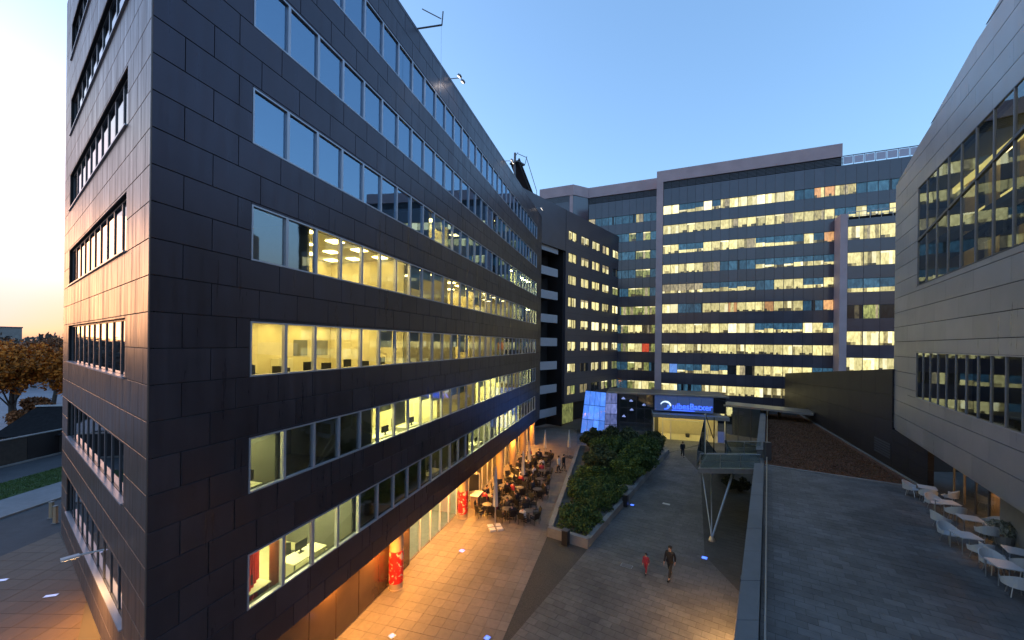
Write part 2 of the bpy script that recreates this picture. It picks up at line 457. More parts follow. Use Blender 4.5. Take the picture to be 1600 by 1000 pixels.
# ------------------------------------------------------------------ mesh helpers
class MB:
    def __init__(self):
        self.v, self.f, self.m = [], [], []
    def face(self, pts, mi=0):
        i = len(self.v)
        self.v += [tuple(p) for p in pts]
        self.f.append(tuple(range(i, i + len(pts))))
        self.m.append(mi)
    def _raw(self, vs, fs, mi=0):
        i = len(self.v)
        self.v += [tuple(p) for p in vs]
        for f in fs:
            self.f.append(tuple(i + k for k in f))
            self.m.append(mi)
        return self
    def box(self, x0, x1, y0, y1, z0, z1, mi=0):
        vs = [(x0, y0, z0), (x1, y0, z0), (x1, y1, z0), (x0, y1, z0), (x0, y0, z1), (x1, y0, z1), (x1, y1, z1), (x0, y1, z1)]
        return self._raw(vs, [(0, 3, 2, 1), (4, 5, 6, 7), (0, 1, 5, 4), (1, 2, 6, 5), (2, 3, 7, 6), (3, 0, 4, 7)], mi)
    def bbox(self, x0, x1, y0, y1, z0, z1, c=0.01, mi=0):
        """box whose front (-y) edges are chamfered"""
        vs = [(x0, y0 + c, z0), (x1, y0 + c, z0), (x1, y0 + c, z1), (x0, y0 + c, z1),
              (x0 + c, y0, z0 + c), (x1 - c, y0, z0 + c), (x1 - c, y0, z1 - c), (x0 + c, y0, z1 - c),
              (x0, y1, z0), (x1, y1, z0), (x1, y1, z1), (x0, y1, z1)]
        fs = [(4, 5, 6, 7), (0, 1, 5, 4), (1, 2, 6, 5), (2, 3, 7, 6), (3, 0, 4, 7), (0, 8, 9, 1), (1, 9, 10, 2), (2, 10, 11, 3), (3, 11, 8, 0)]
        return self._raw(vs, fs, mi)
    def prism(self, poly, z0, z1, mi=0, ch=0.0, bottom=True):
        n = len(poly)
        a = sum(poly[i][0] * poly[(i + 1) % n][1] - poly[(i + 1) % n][0] * poly[i][1] for i in range(n))
        if a < 0:
            poly = poly[::-1]
        z0s = z0 if isinstance(z0, (list, tuple)) else [z0] * n
        z1s = z1 if isinstance(z1, (list, tuple)) else [z1] * n
        if a < 0:
            z0s, z1s = z0s[::-1], z1s[::-1]
        vs = [(p[0], p[1], z) for p, z in zip(poly, z0s)] + [(p[0], p[1], z) for p, z in zip(poly, z1s)]
        fs = [tuple(range(n, 2 * n))] + ([tuple(range(n - 1, -1, -1))] if bottom else [])
        fs += [(i, (i + 1) % n, n + (i + 1) % n, n + i) for i in range(n)]
        return self._raw(vs, fs, mi)
    def tube(self, p0, p1, r0, r1=None, n=8, mi=0, cap=True):
        r1 = r0 if r1 is None else r1
        p0, p1 = Vector(p0), Vector(p1)
        d = (p1 - p0).normalized()
        a = d.orthogonal().normalized()
        b = d.cross(a)
        vs = []
        for p, r in ((p0, r0), (p1, r1)):
            for k in range(n):
                t = 2 * math.pi * k / n
                vs.append(p + a * (r * math.cos(t)) + b * (r * math.sin(t)))
        fs = [(k, (k + 1) % n, n + (k + 1) % n, n + k) for k in range(n)]
        if cap:
            fs += [tuple(range(n - 1, -1, -1)), tuple(range(n, 2 * n))]
        return self._raw(vs, fs, mi)
    def lathe(self, prof, c=(0, 0, 0), n=16, mi=0):
        vs, fs = [], []
        for r, z in prof:
            for k in range(n):
                t = 2 * math.pi * k / n
                vs.append((c[0] + r * math.cos(t), c[1] + r * math.sin(t), c[2] + z))
        for i in range(len(prof) - 1):
            for k in range(n):
                fs.append((i * n + k, i * n + (k + 1) % n, (i + 1) * n + (k + 1) % n, (i + 1) * n + k))
        fs += [tuple(range(n - 1, -1, -1)), tuple(range((len(prof) - 1) * n, len(prof) * n))]
        return self._raw(vs, fs, mi)
    def mesh(self, name, mats, smooth=False):
        me = bpy.data.meshes.new(name)
        me.from_pydata(self.v, [], self.f)
        for m in (mats if isinstance(mats, (list, tuple)) else [mats]):
            me.materials.append(m)
        if any(self.m):
            me.polygons.foreach_set('material_index', self.m)
        if smooth:
            me.polygons.foreach_set('use_smooth', [True] * len(me.polygons))
        me.update()
        return me
    def build(self, name, mats, parent=None, loc=(0, 0, 0), rot=(0, 0, 0), smooth=False):
        return put(name, self.mesh(name, mats, smooth), parent, loc, rot)

def put(name, me, parent=None, loc=(0, 0, 0), rot=(0, 0, 0)):
    o = bpy.data.objects.new(name, me)
    COL.objects.link(o)
    o.location = loc
    o.rotation_euler = rot if isinstance(rot, (tuple, list)) else (0, 0, rot)
    o.parent = parent
    return o

def tag(o, label=None, cat=None, group=None, kind=None):
    if label: o['label'] = label
    if cat: o['category'] = cat
    if group: o['group'] = group
    if kind: o['kind'] = kind
    return o

def thing(name, label, cat, loc=(0, 0, 0), rot=0.0, group=None, kind=None):
    o = bpy.data.objects.new(name, None)
    COL.objects.link(o)
    o.location = loc
    o.rotation_euler = (0, 0, rot)
    o.empty_display_size = 0.2
    return tag(o, label, cat, group, kind)

def children_of(o):
    return list(o.children)

def dup(root, loc, rot, label=None, scale=None):
    r = root.copy()
    COL.objects.link(r)
    r.location = loc
    r.rotation_euler = (0, 0, rot)
    if scale:
        r.scale = (scale,) * 3
    if label:
        r['label'] = label
    for ch in list(root.children):
        c = ch.copy()
        COL.objects.link(c)
        c.parent = r
        for g in ch.children:
            d = g.copy()
            COL.objects.link(d)
            d.parent = c
    return r

def clip(poly, convex):
    """Sutherland-Hodgman; convex is counter-clockwise"""
    out = list(poly)
    n = len(convex)
    for i in range(n):
        ax, ay = convex[i]
        bx, by = convex[(i + 1) % n]
        res = []
        for k in range(len(out)):
            p, q = out[k], out[(k + 1) % len(out)]
            sp = (bx - ax) * (p[1] - ay) - (by - ay) * (p[0] - ax)
            sq = (bx - ax) * (q[1] - ay) - (by - ay) * (q[0] - ax)
            if sp >= 0:
                res.append(p)
            if sp * sq < 0:
                t = sp / (sp - sq)
                res.append((p[0] + t * (q[0] - p[0]), p[1] + t * (q[1] - p[1])))
        out = res
        if len(out) < 3:
            return []
    return out

def area(poly):
    return sum(poly[i][0] * poly[(i + 1) % len(poly)][1] - poly[(i + 1) % len(poly)][0] * poly[i][1] for i in range(len(poly))) / 2

def ccw(poly):
    return poly if area(poly) > 0 else poly[::-1]

def seen(x, y, z, margin=0.12):
    if y < 1:
        return False
    u, v = x / y * 622, (EYE - z) / y * 622
    return abs(u) < 800 * (1 + margin) and -537 * (1 + margin) < v < 463 * (1 + margin)

def pave(name, polys, ang, tw, tl, gap, z, mtile, stagger=0.0, thick=0.04, keep=300):
    """a pavement: mortar bed plus tiles; the nearest tiles are parts of their own"""
    bed = MB()
    for p in polys:
        bed.prism(ccw(p), z - 0.30, z - 0.012, bottom=False)
    root = bed.build(name, M['mortar'])
    tag(root, kind='structure')
    ca, sa = math.cos(ang), math.sin(ang)
    tiles = []
    for p in polys:
        p = ccw(p)
        loc = [(x * ca + y * sa, -x * sa + y * ca) for x, y in p]
        x0, x1 = min(q[0] for q in loc), max(q[0] for q in loc)
        y0, y1 = min(q[1] for q in loc), max(q[1] for q in loc)
        for j in range(math.floor(y0 / tl), math.ceil(y1 / tl)):
            off = (j % 2) * stagger * tw
            for i in range(math.floor(x0 / tw) - 1, math.ceil(x1 / tw) + 1):
                a, b = i * tw + off, j * tl
                cx, cy = a + tw / 2, b + tl / 2
                wx, wy = cx * ca - cy * sa, cx * sa + cy * ca
                if not seen(wx, wy, z):
                    continue
                cell = [(a + gap / 2, b + gap / 2), (a + tw - gap / 2, b + gap / 2), (a + tw - gap / 2, b + tl - gap / 2), (a + gap / 2, b + tl - gap / 2)]
                c = clip(cell, loc)
                if len(c) < 3 or area(c) < 0.01:
                    continue
                full = abs(area(c) - (tw - gap) * (tl - gap)) < 1e-6
                tiles.append((wy, wx, c, full, (cx, cy)))
    tiles.sort(key=lambda t: t[0])
    std = MB().prism([(-(tw - gap) / 2, -(tl - gap) / 2), ((tw - gap) / 2, -(tl - gap) / 2), ((tw - gap) / 2, (tl - gap) / 2), (-(tw - gap) / 2, (tl - gap) / 2)], -thick, 0, bottom=False).mesh('tile', mtile)
    rest = MB()
    for k, (wy, wx, c, full, (cx, cy)) in enumerate(tiles):
        dz = random.uniform(-0.003, 0.003)
        if k < keep:
            if full:
                put('tile', std, root, (wx, wy, z + dz), (random.uniform(-.002, .002), random.uniform(-.002, .002), ang))
            else:
                MB().prism([(x - cx, y - cy) for x, y in c], -thick, 0, bottom=False).build('tile', mtile, root, (wx, wy, z + dz), ang)
        else:
            rest.prism([(x * ca - y * sa, x * sa + y * ca) for x, y in c], z - thick, z + dz, bottom=False)
    if rest.f:
        o = rest.build('paving_tiles', mtile, root)
        o['kind'] = 'stuff'
    return root

def slab(name, polys, z, m, thick=0.25, kind='structure'):
    b = MB()
    for p in polys:
        b.prism(ccw(p), z - thick, z, bottom=False)
    return tag(b.build(name, m), kind=kind)

# ------------------------------------------------------------------ plan constants
AA = R(16.1)
DA = Vector((math.sin(AA), math.cos(AA)))            # along the courtyard face of the dark block
P0 = Vector((-8.80, 9.65))                           # its near corner
AB = R(52.9)
DB = Vector((-math.sin(AB), math.cos(AB)))
LEN_B = 17.7
P1 = P0 + DB * LEN_B
AR = R(32.7)
DR = Vector((math.sin(AR), math.cos(AR)))            # parapet and right block
NR = Vector((math.cos(AR), -math.sin(AR)))
def rp(off, y):                                      # point on the line parallel to the parapet
    return (0.643 * y + off, y)
def pa(s, d=0.0):                                    # point on the dark block's courtyard face, d inwards
    p = P0 + DA * s + Vector((-DA.y, DA.x)) * d
    return (p.x, p.y)

# ------------------------------------------------------------------ ground
gm = MB()
gm.face([(-3000, -500, -0.32), (3000, -500, -0.32), (3000, 4000, -0.32), (-3000, 4000, -0.32)])
tag(gm.build('ground', M['soil']), kind='structure')

plaza_polys = [
    [pa(3, 1.4), (-2.9, 9), (-0.58, 16.56), (2.55, 27.1), pa(18.2, 1.4)],
    [pa(18.2, 1.4), (2.55, 27.1), (8.3, 50.0), pa(44, 1.4)],
    [pa(44, 1.4), (8.3, 50.0), (10.2, 61.4), (2, 63)],
]
pave('plaza_pavement', plaza_polys, -AA, 0.62, 0.62, 0.013, 0.0, M['plaza'])
pave('entrance_pavement', [[(8.3, 50), (19.2, 48.4), (21.2, 50), (28.6, 54.6), (20, 57.0), (10.2, 61.2)], [(21.2, 50), (31.2, 50.0), (34, 53), (28.6, 54.6)]], -AR, 0.9, 0.6, 0.02, -0.004, M['walk'], 0.5, keep=60)
pave('walkway_pavement', [[(-2.9, 9), (4.9, 9), (12.3, 20.9), (12.2, 24.9), (5.0, 25.5), (-0.58, 16.56)], [(5.0, 25.5), (12.2, 24.9), (19.5, 40.8), (21.2, 50), (19.2, 48.4)]], -AR, 0.60, 0.45, 0.018, -0.004, M['walk'], 0.5)
pave('dark_pavement', [[(12.3, 20.9), (25.3, 40.8), (19.5, 40.8), (12.2, 24.9)], [(19.5, 40.8), (25.3, 40.8), (31.2, 50), (21.2, 50)]], -AR, 0.60, 0.45, 0.018, -0.008, M['olive'], 0.5, keep=80)  # shade outside the lamp's pool, laid as darker tiles
slab('gravel_strip', [[(-0.58, 16.56), (5.0, 25.5), (2.55, 27.1)]], -0.012, M['gravel'])
# left of the dark block
sidewalk_x, lawn_x, lawn2_x, road_x = -37.0, -40.9, -45.5, -51.2
pave('side_plaza_pavement', [[(-30.5, 8), (-3, 8), (-9.5, 13.5), (-22.0, 21.5), (-14, 45), (-30.5, 45)]][:0] + [[(-30.5, 8), (-7, 8), (P0.x, P0.y + 1.5), (P1.x + 1.2, P1.y + 0.2), (-30.5, 30)], [(-30.5, 30), (P1.x + 1.2, P1.y + 0.2), (-14, 46), (-30.5, 46)]], 0.0, 0.9, 0.9, 0.02, 0.0, M['side_paving'])
slab('apron_road', [[(-36.8, 8), (-30.5, 8), (-30.5, 60), (-36.8, 60)]], -0.02, M['asphalt'])
slab('kerb', [[(-37.0, 8), (-36.8, 8), (-36.8, 90), (-37.0, 90)]], 0.10, M['concrete'], 0.4)
slab('sidewalk', [[(lawn_x, 8), (-37.0, 8), (-37.0, 90), (lawn_x, 90)]], 0.08, M['sidewalk'], 0.4)
slab('lawn', [[(lawn2_x, 8), (lawn_x, 8), (lawn_x, 90), (lawn2_x, 90)]], 0.10, M['grassmat'], 0.4)
slab('road', [[(road_x, 8), (lawn2_x, 8), (lawn2_x, 120), (road_x, 120)]], -0.02, M['asphalt'])
slab('kerb', [[(road_x - .3, 8), (road_x, 8), (road_x, 120), (road_x - .3, 120)]], 0.12, M['concrete'], 0.4)
slab('car_park', [[(-140, 30), (-54, 30), (-54, 130), (-140, 130)]], -0.02, M['pale_asphalt'])

def blades(name, poly, n, h, spread, m, z=0.1):
    """many small leaf blades over a patch"""
    xs = [p[0] for p in poly]; ys = [p[1] for p in poly]
    poly = ccw(poly)
    pts = []
    while len(pts) < n:
        x, y = random.uniform(min(xs), max(xs)), random.uniform(min(ys), max(ys))
        if all((poly[(i + 1) % len(poly)][0] - poly[i][0]) * (y - poly[i][1]) - (poly[(i + 1) % len(poly)][1] - poly[i][1]) * (x - poly[i][0]) >= 0 for i in range(len(poly))):
            pts.append((x, y))
    b = MB()
    for x, y in pts:
        a = random.uniform(0, 6.28); hh = h * random.uniform(.5, 1.3); l = random.uniform(.3, 1) * spread
        dx, dy = math.cos(a), math.sin(a)
        w = spread * .45
        b.face([(x - dy * w, y + dx * w, z), (x + dy * w, y - dx * w, z), (x + dx * l, y + dy * l, z + hh)])
    o = b.build(name, m)
    return tag(o, kind='stuff')
blades('grass', [(lawn2_x, 22), (lawn_x, 22), (lawn_x, 48), (lawn2_x, 48)], 26000, 0.10, 0.05, M['leaf_lawn'])

# ------------------------------------------------------------------ the dark office block on the left
FL = 3.6
SILL0 = EYE - 1.12                                   # sill of the row at eye level (row 3)
ROWS = [SILL0 + FL * k for k in range(-2, 5)]        # seven rows
WIN_H, WIN_W = 1.72, 1.3333
ROOF_A = 30.2
BASE_A = 3.1
S0, NWIN, LEN_A = 2.70, 30, 45.5
blk = thing('office_building', 'dark clad office block with long ribbon windows beside the plaza', 'building', (P0.x, P0.y, 0), math.pi / 2 - AA)
LB = math.pi / 2 + AB                                # direction of DB as an angle
# child rotation for the side face: local x runs from the far end to the near corner
rotB = (LB + math.pi) - (math.pi / 2 - AA)
p1_local = Matrix.Rotation(-(math.pi / 2 - AA), 3, 'Z') @ Vector((P1.x - P0.x, P1.y - P0.y, 0))

def face_shell(parent, length, s0, s1, rows, roof, base, m, loc, rot, reveal, e0=0.0, e1=0.0):
    b = MB()
    zs = [base] + [z for r in rows for z in (r, r + WIN_H)] + [roof]
    for i in range(0, len(zs), 2):
        b.box(e0, length - e1, 0.03, 0.03 + reveal, zs[i], zs[i + 1])
    for r in rows:
        b.box(e0, s0 - 0.002, 0.03, 0.03 + reveal, r, r + WIN_H)
        b.box(s1 + 0.002, length - e1, 0.03, 0.03 + reveal, r, r + WIN_H)
    return b.build('wall', m, parent, loc, rot)

def clad(parent, length, s0, s1, rows, roof, base, pw, m, loc, rot, x_seen, keep=300):
    """cladding panels in four courses a storey, joints staggered; the largest in view are single parts"""
    ch = FL / 4
    courses = []
    z = rows[0]
    while z - ch > base - 0.3:
        z -= ch
    first = z
    k = 0
    ps = []
    while z < roof - 0.05:
        za, zb = max(z, base), min(z + ch, roof)
        cells = [(za, zb)]
        spans = [(0, length)]
        for r in rows:
            if za >= r - 0.02 and za < r + WIN_H - 0.1:
                spans = [(0, s0), (s1, length)]
                if zb > r + WIN_H:
                    pass
        # the strip over the window head
        for a, bb in spans:
            off = 0.5 * pw if k % 2 else 0.0
            x = a
            edges = [a]
            i0 = math.ceil((a - off) / pw + 1e-6)
            while off + i0 * pw < bb - 0.15:
                if off + i0 * pw > a + 0.15:
                    edges.append(off + i0 * pw)
                i0 += 1
            edges.append(bb)
            for e0, e1 in zip(edges, edges[1:]):
                ps.append((e0, e1, za, zb))
        z += ch
        k += 1
    for r in rows:                                    # narrow head strips above the windows
        x = s0
        while x < s1 - 0.05:
            x2 = min(x + pw * 2, s1)
            ps.append((x, x2, r + WIN_H, r + 2 * ch))
            x = x2
    g = 0.011
    ps.sort(key=lambda p: x_seen(p))
    cache = {}
    rest = MB()
    for i, (a, b_, c, d) in enumerate(ps):
        w, h = b_ - a, d - c
        if i < keep:
            key = (round(w, 3), round(h, 3))
            if key not in cache:
                cache[key] = MB().bbox(-w / 2 + g, w / 2 - g, 0, 0.028, -h / 2 + g, h / 2 - g, 0.004).mesh('panel', m)
            q = Matrix.Rotation(rot, 3, 'Z') @ Vector(((a + b_) / 2, 0, 0))
            put('panel', cache[key], parent, (loc[0] + q.x, loc[1] + q.y, (c + d) / 2), (random.uniform(-.0015, .0015), 0, rot + random.uniform(-.0015, .0015)))
        else:
            rest.bbox(a + g, b_ - g, 0, 0.028, c + g, d - g, 0.004)
    if rest.f:
        o = rest.build('cladding_panels', m, parent, loc, rot)
        o['kind'] = 'stuff'

S1 = S0 + NWIN * WIN_W
face_shell(blk, LEN_A, S0, S1, ROWS, ROOF_A, BASE_A, M['joint'], (0, 0, 0), 0, 0.30, 0.14, 0.0)
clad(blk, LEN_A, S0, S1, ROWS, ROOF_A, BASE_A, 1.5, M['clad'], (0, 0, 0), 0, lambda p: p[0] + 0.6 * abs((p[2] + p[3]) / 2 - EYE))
BW0, BW1 = LEN_B - 15.6, LEN_B - 2.79
face_shell(blk, LEN_B, BW0, BW1, ROWS, ROOF_A, BASE_A, M['joint'], p1_local, rotB, 0.30, 0.0, 0.14)
side = thing('tmp', None, None) if False else None
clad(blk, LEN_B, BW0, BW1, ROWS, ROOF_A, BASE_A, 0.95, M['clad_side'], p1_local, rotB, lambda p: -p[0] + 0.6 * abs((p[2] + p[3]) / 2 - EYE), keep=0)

# windows of the courtyard face
def win_mesh(w, h, bar, proud, depth, m):
    b = MB()
    b.box(0, bar, -proud, depth, 0, h)
    b.box(w - bar, w, -proud, depth, 0, h)
    b.box(bar, w - bar, -proud, depth, 0, bar * 0.9)
    b.box(bar, w - bar, -proud, depth, h - bar * 0.9, h)
    return b.mesh('window', m)
wm = win_mesh(WIN_W, WIN_H, 0.055, 0.012, 0.12, M['silver'])
pm = MB()
pm.face([(0.05, 0.07, 0.045), (WIN_W - 0.05, 0.07, 0.045), (WIN_W - 0.05, 0.07, WIN_H - 0.045), (0.05, 0.07, WIN_H - 0.045)])
pmu = pm.mesh('pane', M['glass_upper'])
pm = pm.mesh('pane', M['glass'])
for r in ROWS:
    for i in range(NWIN):
        w = put('window', wm, blk, (S0 + i * WIN_W, 0.002, r))
        put('pane', pm if r < SILL0 + 5 else pmu, w)
# windows of the side face: deep reveals, pale sills
nB = 10
wB = (BW1 - BW0) / nB
wmB = win_mesh(wB, WIN_H, 0.06, 0.0, 0.06, M['greyframe'])
pmB = MB()
pmB.face([(0.05, 0.03, 0.05), (wB - 0.05, 0.03, 0.05), (wB - 0.05, 0.03, WIN_H - 0.05), (0.05, 0.03, WIN_H - 0.05)])
pmB = pmB.mesh('pane', M['glass_dark'])
Rb = Matrix.Rotation(rotB, 3, 'Z')
for r in ROWS:
    q0 = Rb @ Vector((BW0, 0, 0))
    MB().box(0, BW1 - BW0, -0.06, 0.10, -0.05, -0.002).build('sill', M['silver'], blk, (p1_local.x + q0.x, p1_local.y + q0.y, r + 0.052), (0, 0, rotB))
    for i in range(nB):
        q = Rb @ Vector((BW0 + i * wB, 0.11, 0))
        w = put('window', wmB, blk, (p1_local.x + q.x, p1_local.y + q.y, r), (0, 0, rotB))
        put('pane', pmB, w)
# bright edge trim on the corner, roof and soffit
MB().box(-0.012, 0.008, -0.010, 0.03, BASE_A, ROOF_A).build('corner_trim', M['clad_side'], blk)
foot = [(0.1, 0.1), (LEN_A - 0.02, 0.1), (LEN_A - 0.02, 17.0), (p1_local.x + 0.3, 17.0), (p1_local.x + 0.05, p1_local.y + 0.15)]
foot = [(0.15, 0.2), (LEN_A - 0.02, 0.35), (LEN_A - 0.02, 17.0), (p1_local.x + 6, 24), (p1_local.x + 0.3, p1_local.y + 0.1)]
MB().prism(foot, ROOF_A - 0.5, ROOF_A - 0.04).build('roof', M['greyframe'], blk)
MB().prism(foot, BASE_A + 0.02, BASE_A + 0.4).build('soffit', M['offwhite'], blk)
MB().prism([(7, 5.2), (LEN_A - .3, 5.2), (LEN_A - .3, 16.8), (p1_local.x + 6, 23.5), (p1_local.x + 1.2, p1_local.y - .5), ], BASE_A + 0.45, ROOF_A - 0.55).build('core', M['room_dark'], blk)
MB().box(LEN_A - 0.35, LEN_A, 0.35, 17, BASE_A, ROOF_A).build('end_wall', M['clad'], blk)

# rooms behind the ribbons: (row, first window, last window, lamp, wall tone)
ROOMS = {
    0: [(0, 3, 'ceil_light_green'), (4, 8, None), (9, 11, 'ceil_light_dim'), (12, 13, None), (14, 17, 'ceil_light_green'), (18, 18, None), (19, 23, 'ceil_light_green'), (24, 29, 'ceil_light_dim')],
    1: [(0, 0, 'ceil_light_green'), (1, 4, None), (5, 9, 'ceil_light_green'), (10, 14, 'ceil_light_dim'), (15, 19, 'ceil_light_green'), (20, 24, 'ceil_light_dim'), (25, 27, 'ceil_light_green'), (28, 29, None)],
    2: [(0, 6, 'ceil_light'), (7, 11, 'ceil_light_dim'), (12, 13, 'ceil_light'), (14, 18, 'ceil_light_dim'), (19, 20, 'ceil_light'), (21, 22, None), (23, 29, 'ceil_light_dim')],
    3: [(0, 1, None), (2, 6, 'ceil_light'), (7, 10, 'ceil_light_dim'), (11, 15, 'ceil_light'), (16, 22, 'ceil_light_dim'), (23, 24, 'ceil_light_green'), (25, 26, None), (27, 29, 'ceil_light_green')],
    4: [(0, 8, None), (9, 10, 'ceil_light'), (11, 13, 'ceil_light_dim'), (14, 21, None), (22, 24, 'ceil_light_green'), (25, 29, 'ceil_light_green')],
    5: [(0, 17, None), (18, 19, 'ceil_light_dim'), (20, 29, None)],
    6: [(0, 29, None)],
}
DEPTH = 5.0
XS, XE = S0 - 0.6, S1 + 1.2
for k, r in enumerate(ROWS):
    zf, zc = r - 0.92, r + WIN_H + 0.22
    MB().box(XS, XE, 0.34, DEPTH + .1, zf - 0.12, zf).build('floor_slab', M['room_floor'], blk)
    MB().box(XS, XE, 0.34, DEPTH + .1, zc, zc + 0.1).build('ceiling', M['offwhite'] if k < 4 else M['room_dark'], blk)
    back = MB()
    for a, b_, lamp in ROOMS[k]:
        x0, x1 = S0 + a * WIN_W, S0 + (b_ + 1) * WIN_W
        if a == 0: x0 = XS
        if b_ == NWIN - 1: x1 = XE
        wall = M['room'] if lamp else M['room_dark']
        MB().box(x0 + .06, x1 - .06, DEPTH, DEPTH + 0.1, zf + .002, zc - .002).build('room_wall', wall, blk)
        MB().box(x0 - .05, x0 + .05, 0.36, DEPTH, zf + .002, zc - .002).build('partition', wall, blk)
        if lamp:
            lm = MB()
            n = max(1, round((x1 - x0) / 1.6))
            for i in range(n):
                cx = x0 + (i + .5) * (x1 - x0) / n
                for y in (1.3, 2.9, 4.3):
                    lm.box(cx - .28, cx + .28, y - .28, y + .28, zc - .03, zc - 0.004)
            lm.build('ceiling_light', M[lamp], blk)

bl_m = {}
def blind(w, drop):
    if drop not in bl_m:
        bl_m[drop] = MB().box(.06, WIN_W - .06, .16, .175, WIN_H - .05 - drop, WIN_H - .05).mesh('blind', M['blind'])
    return put('blind', bl_m[drop], w)
wins = [o for o in blk.children if o.name.split('.')[0] == 'window' and abs(o.rotation_euler.z) < .01]
rs = random.Random(5)
for j, w in enumerate(wins):
    k_, i_ = j // NWIN, j % NWIN
    lit = any(a <= i_ <= b_ and l for a, b_, l in ROOMS[k_])
    if lit and i_ > 4 and rs.random() < .42:
        blind(w, rs.choice((.3, .5, .5, .8, 1.2)))
for k, r in enumerate(ROWS):
    zf = r - .92
    for a, b_, lampn in ROOMS[k]:
        if not lampn: continue
        cab, pic, box_ = MB(), MB(), MB()
        x = S0 + a * WIN_W + .3
        while x < S0 + (b_ + 1) * WIN_W - 1.0:
            h_ = rs.choice((.8, 1.2, 1.9, 2.1))
            w_ = rs.uniform(.7, 1.2)
            if rs.random() < .6:
                cab.box(x, x + w_, DEPTH - .5, DEPTH - .02, zf + .005, zf + h_)
                for q in range(int(h_ / .4)):
                    box_.box(x + .1, x + w_ * rs.uniform(.4, .9), DEPTH - .52, DEPTH - .505, zf + .12 + q * .4, zf + .36 + q * .4)
            elif rs.random() < .7:
                pic.box(x, x + w_ * .8, DEPTH - .03, DEPTH - .005, zf + 1.3, zf + 2.1)
            x += w_ + rs.uniform(.1, .9)
        for mb_, nm_, mm in ((cab, 'cabinet', 'desk'), (box_, 'binder', 'brick_col' if k % 2 else 'coat'), (pic, 'wall_board', 'sidewalk')):
            if mb_.f: mb_.build(nm_, M[mm], blk)
# ------------------------------------------------------------------ office furniture seen through the windows
def office_chair():
    t = thing('office_chair', 'black swivel chair behind a window of the dark office block', 'chair', (0, 0, 0), 0, 'swivel chairs in the offices')
    MB().box(-.24, .24, -.24, .24, .43, .51).build('seat', M['black'], t)
    b = MB(); b.prism([(-.22, .2), (.22, .2), (.2, .26), (-.2, .26)], .58, 1.05); b.build('backrest', M['black'], t)
    b = MB(); b.tube((0, 0, .06), (0, 0, .43), .03); b.tube((0, .2, .45), (0, .24, .7), .02)
    for i in range(5):
        a = i * 1.2566; b.tube((0, 0, .08), (.28 * math.cos(a), .28 * math.sin(a), .04), .022)
    b.build('base', M['steel'], t)
    return t
def office_desk():
    t = thing('office_desk', 'pale office desk with a dark screen behind a window of the dark block', 'desk', (0, 0, 0), 0, 'desks in the offices')
    MB().box(-.8, .8, -.4, .4, .71, .75).build('desk_top', M['desk'], t)
    for x in (-.74, .74):
        MB().box(x - .03, x + .03, -.36, .36, 0, .71).build('leg', M['steel'], t)
    s = MB(); s.box(-.28, .28, .12, .15, .88, 1.22); s.box(-.03, .03, .13, .17, .75, .9); s.box(-.12, .12, .06, .22, .75, .765)
    s.build('screen', M['black'], t)
    return t
ch0, dk0 = office_chair(), office_desk()
def inside(k, s, d):
    p = pa(s, d)
    return (p[0], p[1], ROWS[k] - 0.92)
first = True
for k, a, b_ in ((0, 0, 3), (1, 0, 0), (1, 5, 9), (2, 0, 6), (3, 2, 6), (0, 14, 17), (0, 9, 11)):
    for i in range(a, b_ + 1):
        s = S0 + (i + .5) * WIN_W
        if i % 2 == 0:
            ang = math.pi / 2 - AA + random.choice((0, math.pi)) + random.uniform(-.1, .1)
            l1, l2 = inside(k, s + .2, 1.25), inside(k, s + random.uniform(-.3, .5), 2.2)
            nth = ('first second third fourth fifth sixth seventh eighth ninth tenth eleventh twelfth thirteenth fourteenth fifteenth sixteenth seventeenth eighteenth').split()[i]
            row = ('lowest', 'second lowest', 'eye level', 'row above eye level')[k]
            row = row if 'row' in row else row + ' row'
            lab_d = 'pale desk with dark screen at the %s window of the %s' % (nth, row)
            lab_c = 'black swivel chair at the %s window of the %s' % (nth, row)
            if first:
                dk0['label'], ch0['label'] = lab_d, lab_c
                dk0.location, dk0.rotation_euler.z = l1, ang
                ch0.location, ch0.rotation_euler.z = l2, ang + 1
                first = False
            else:
                dup(dk0, l1, ang, lab_d); dup(ch0, l2, random.uniform(0, 6.28), lab_c)
b = MB()
for i in range(14):
    a0 = i / 14
    b.tube((a0 * 1.1, 0.06 * math.sin(i * 1.9), 0), (a0 * 1.1, 0.05 * math.sin(i * 1.7), 2.75), .055, n=6)
p = inside(0, S0 + 0.75, 1.0)
tag(b.build('red_curtain', M['red_cloth'], None, p, (0, 0, math.pi / 2 - AA + .5)), 'long red curtain hanging behind the lowest corner window', 'curtain')
p = inside(0, S0 + 2.0, 0.95)
tag(MB().lathe([(.26, 0), (.26, 2.8)], n=20).build('column', M['brick_col'], None, p, smooth=True), 'round terracotta column just inside the lowest row of windows', 'column')
p = inside(2, S0 + .75, DEPTH - .06)
nb_ = MB(); nb_.box(-.5, .5, -.03, .02, 1.0, 2.0)
t = nb_.build('notice_board', M['gravel'], None, p, (0, 0, math.pi / 2 - AA))
tag(t, 'grey notice board on the yellow wall behind the first eye level window', 'notice board')

# ------------------------------------------------------------------ ground floor of the dark block: columns, glazing, soffit lamps
gl = thing('shop_front', 'glazed shop front set back under the dark office block', 'shop front', (P0.x, P0.y, 0), math.pi / 2 - AA)
SET = 1.25
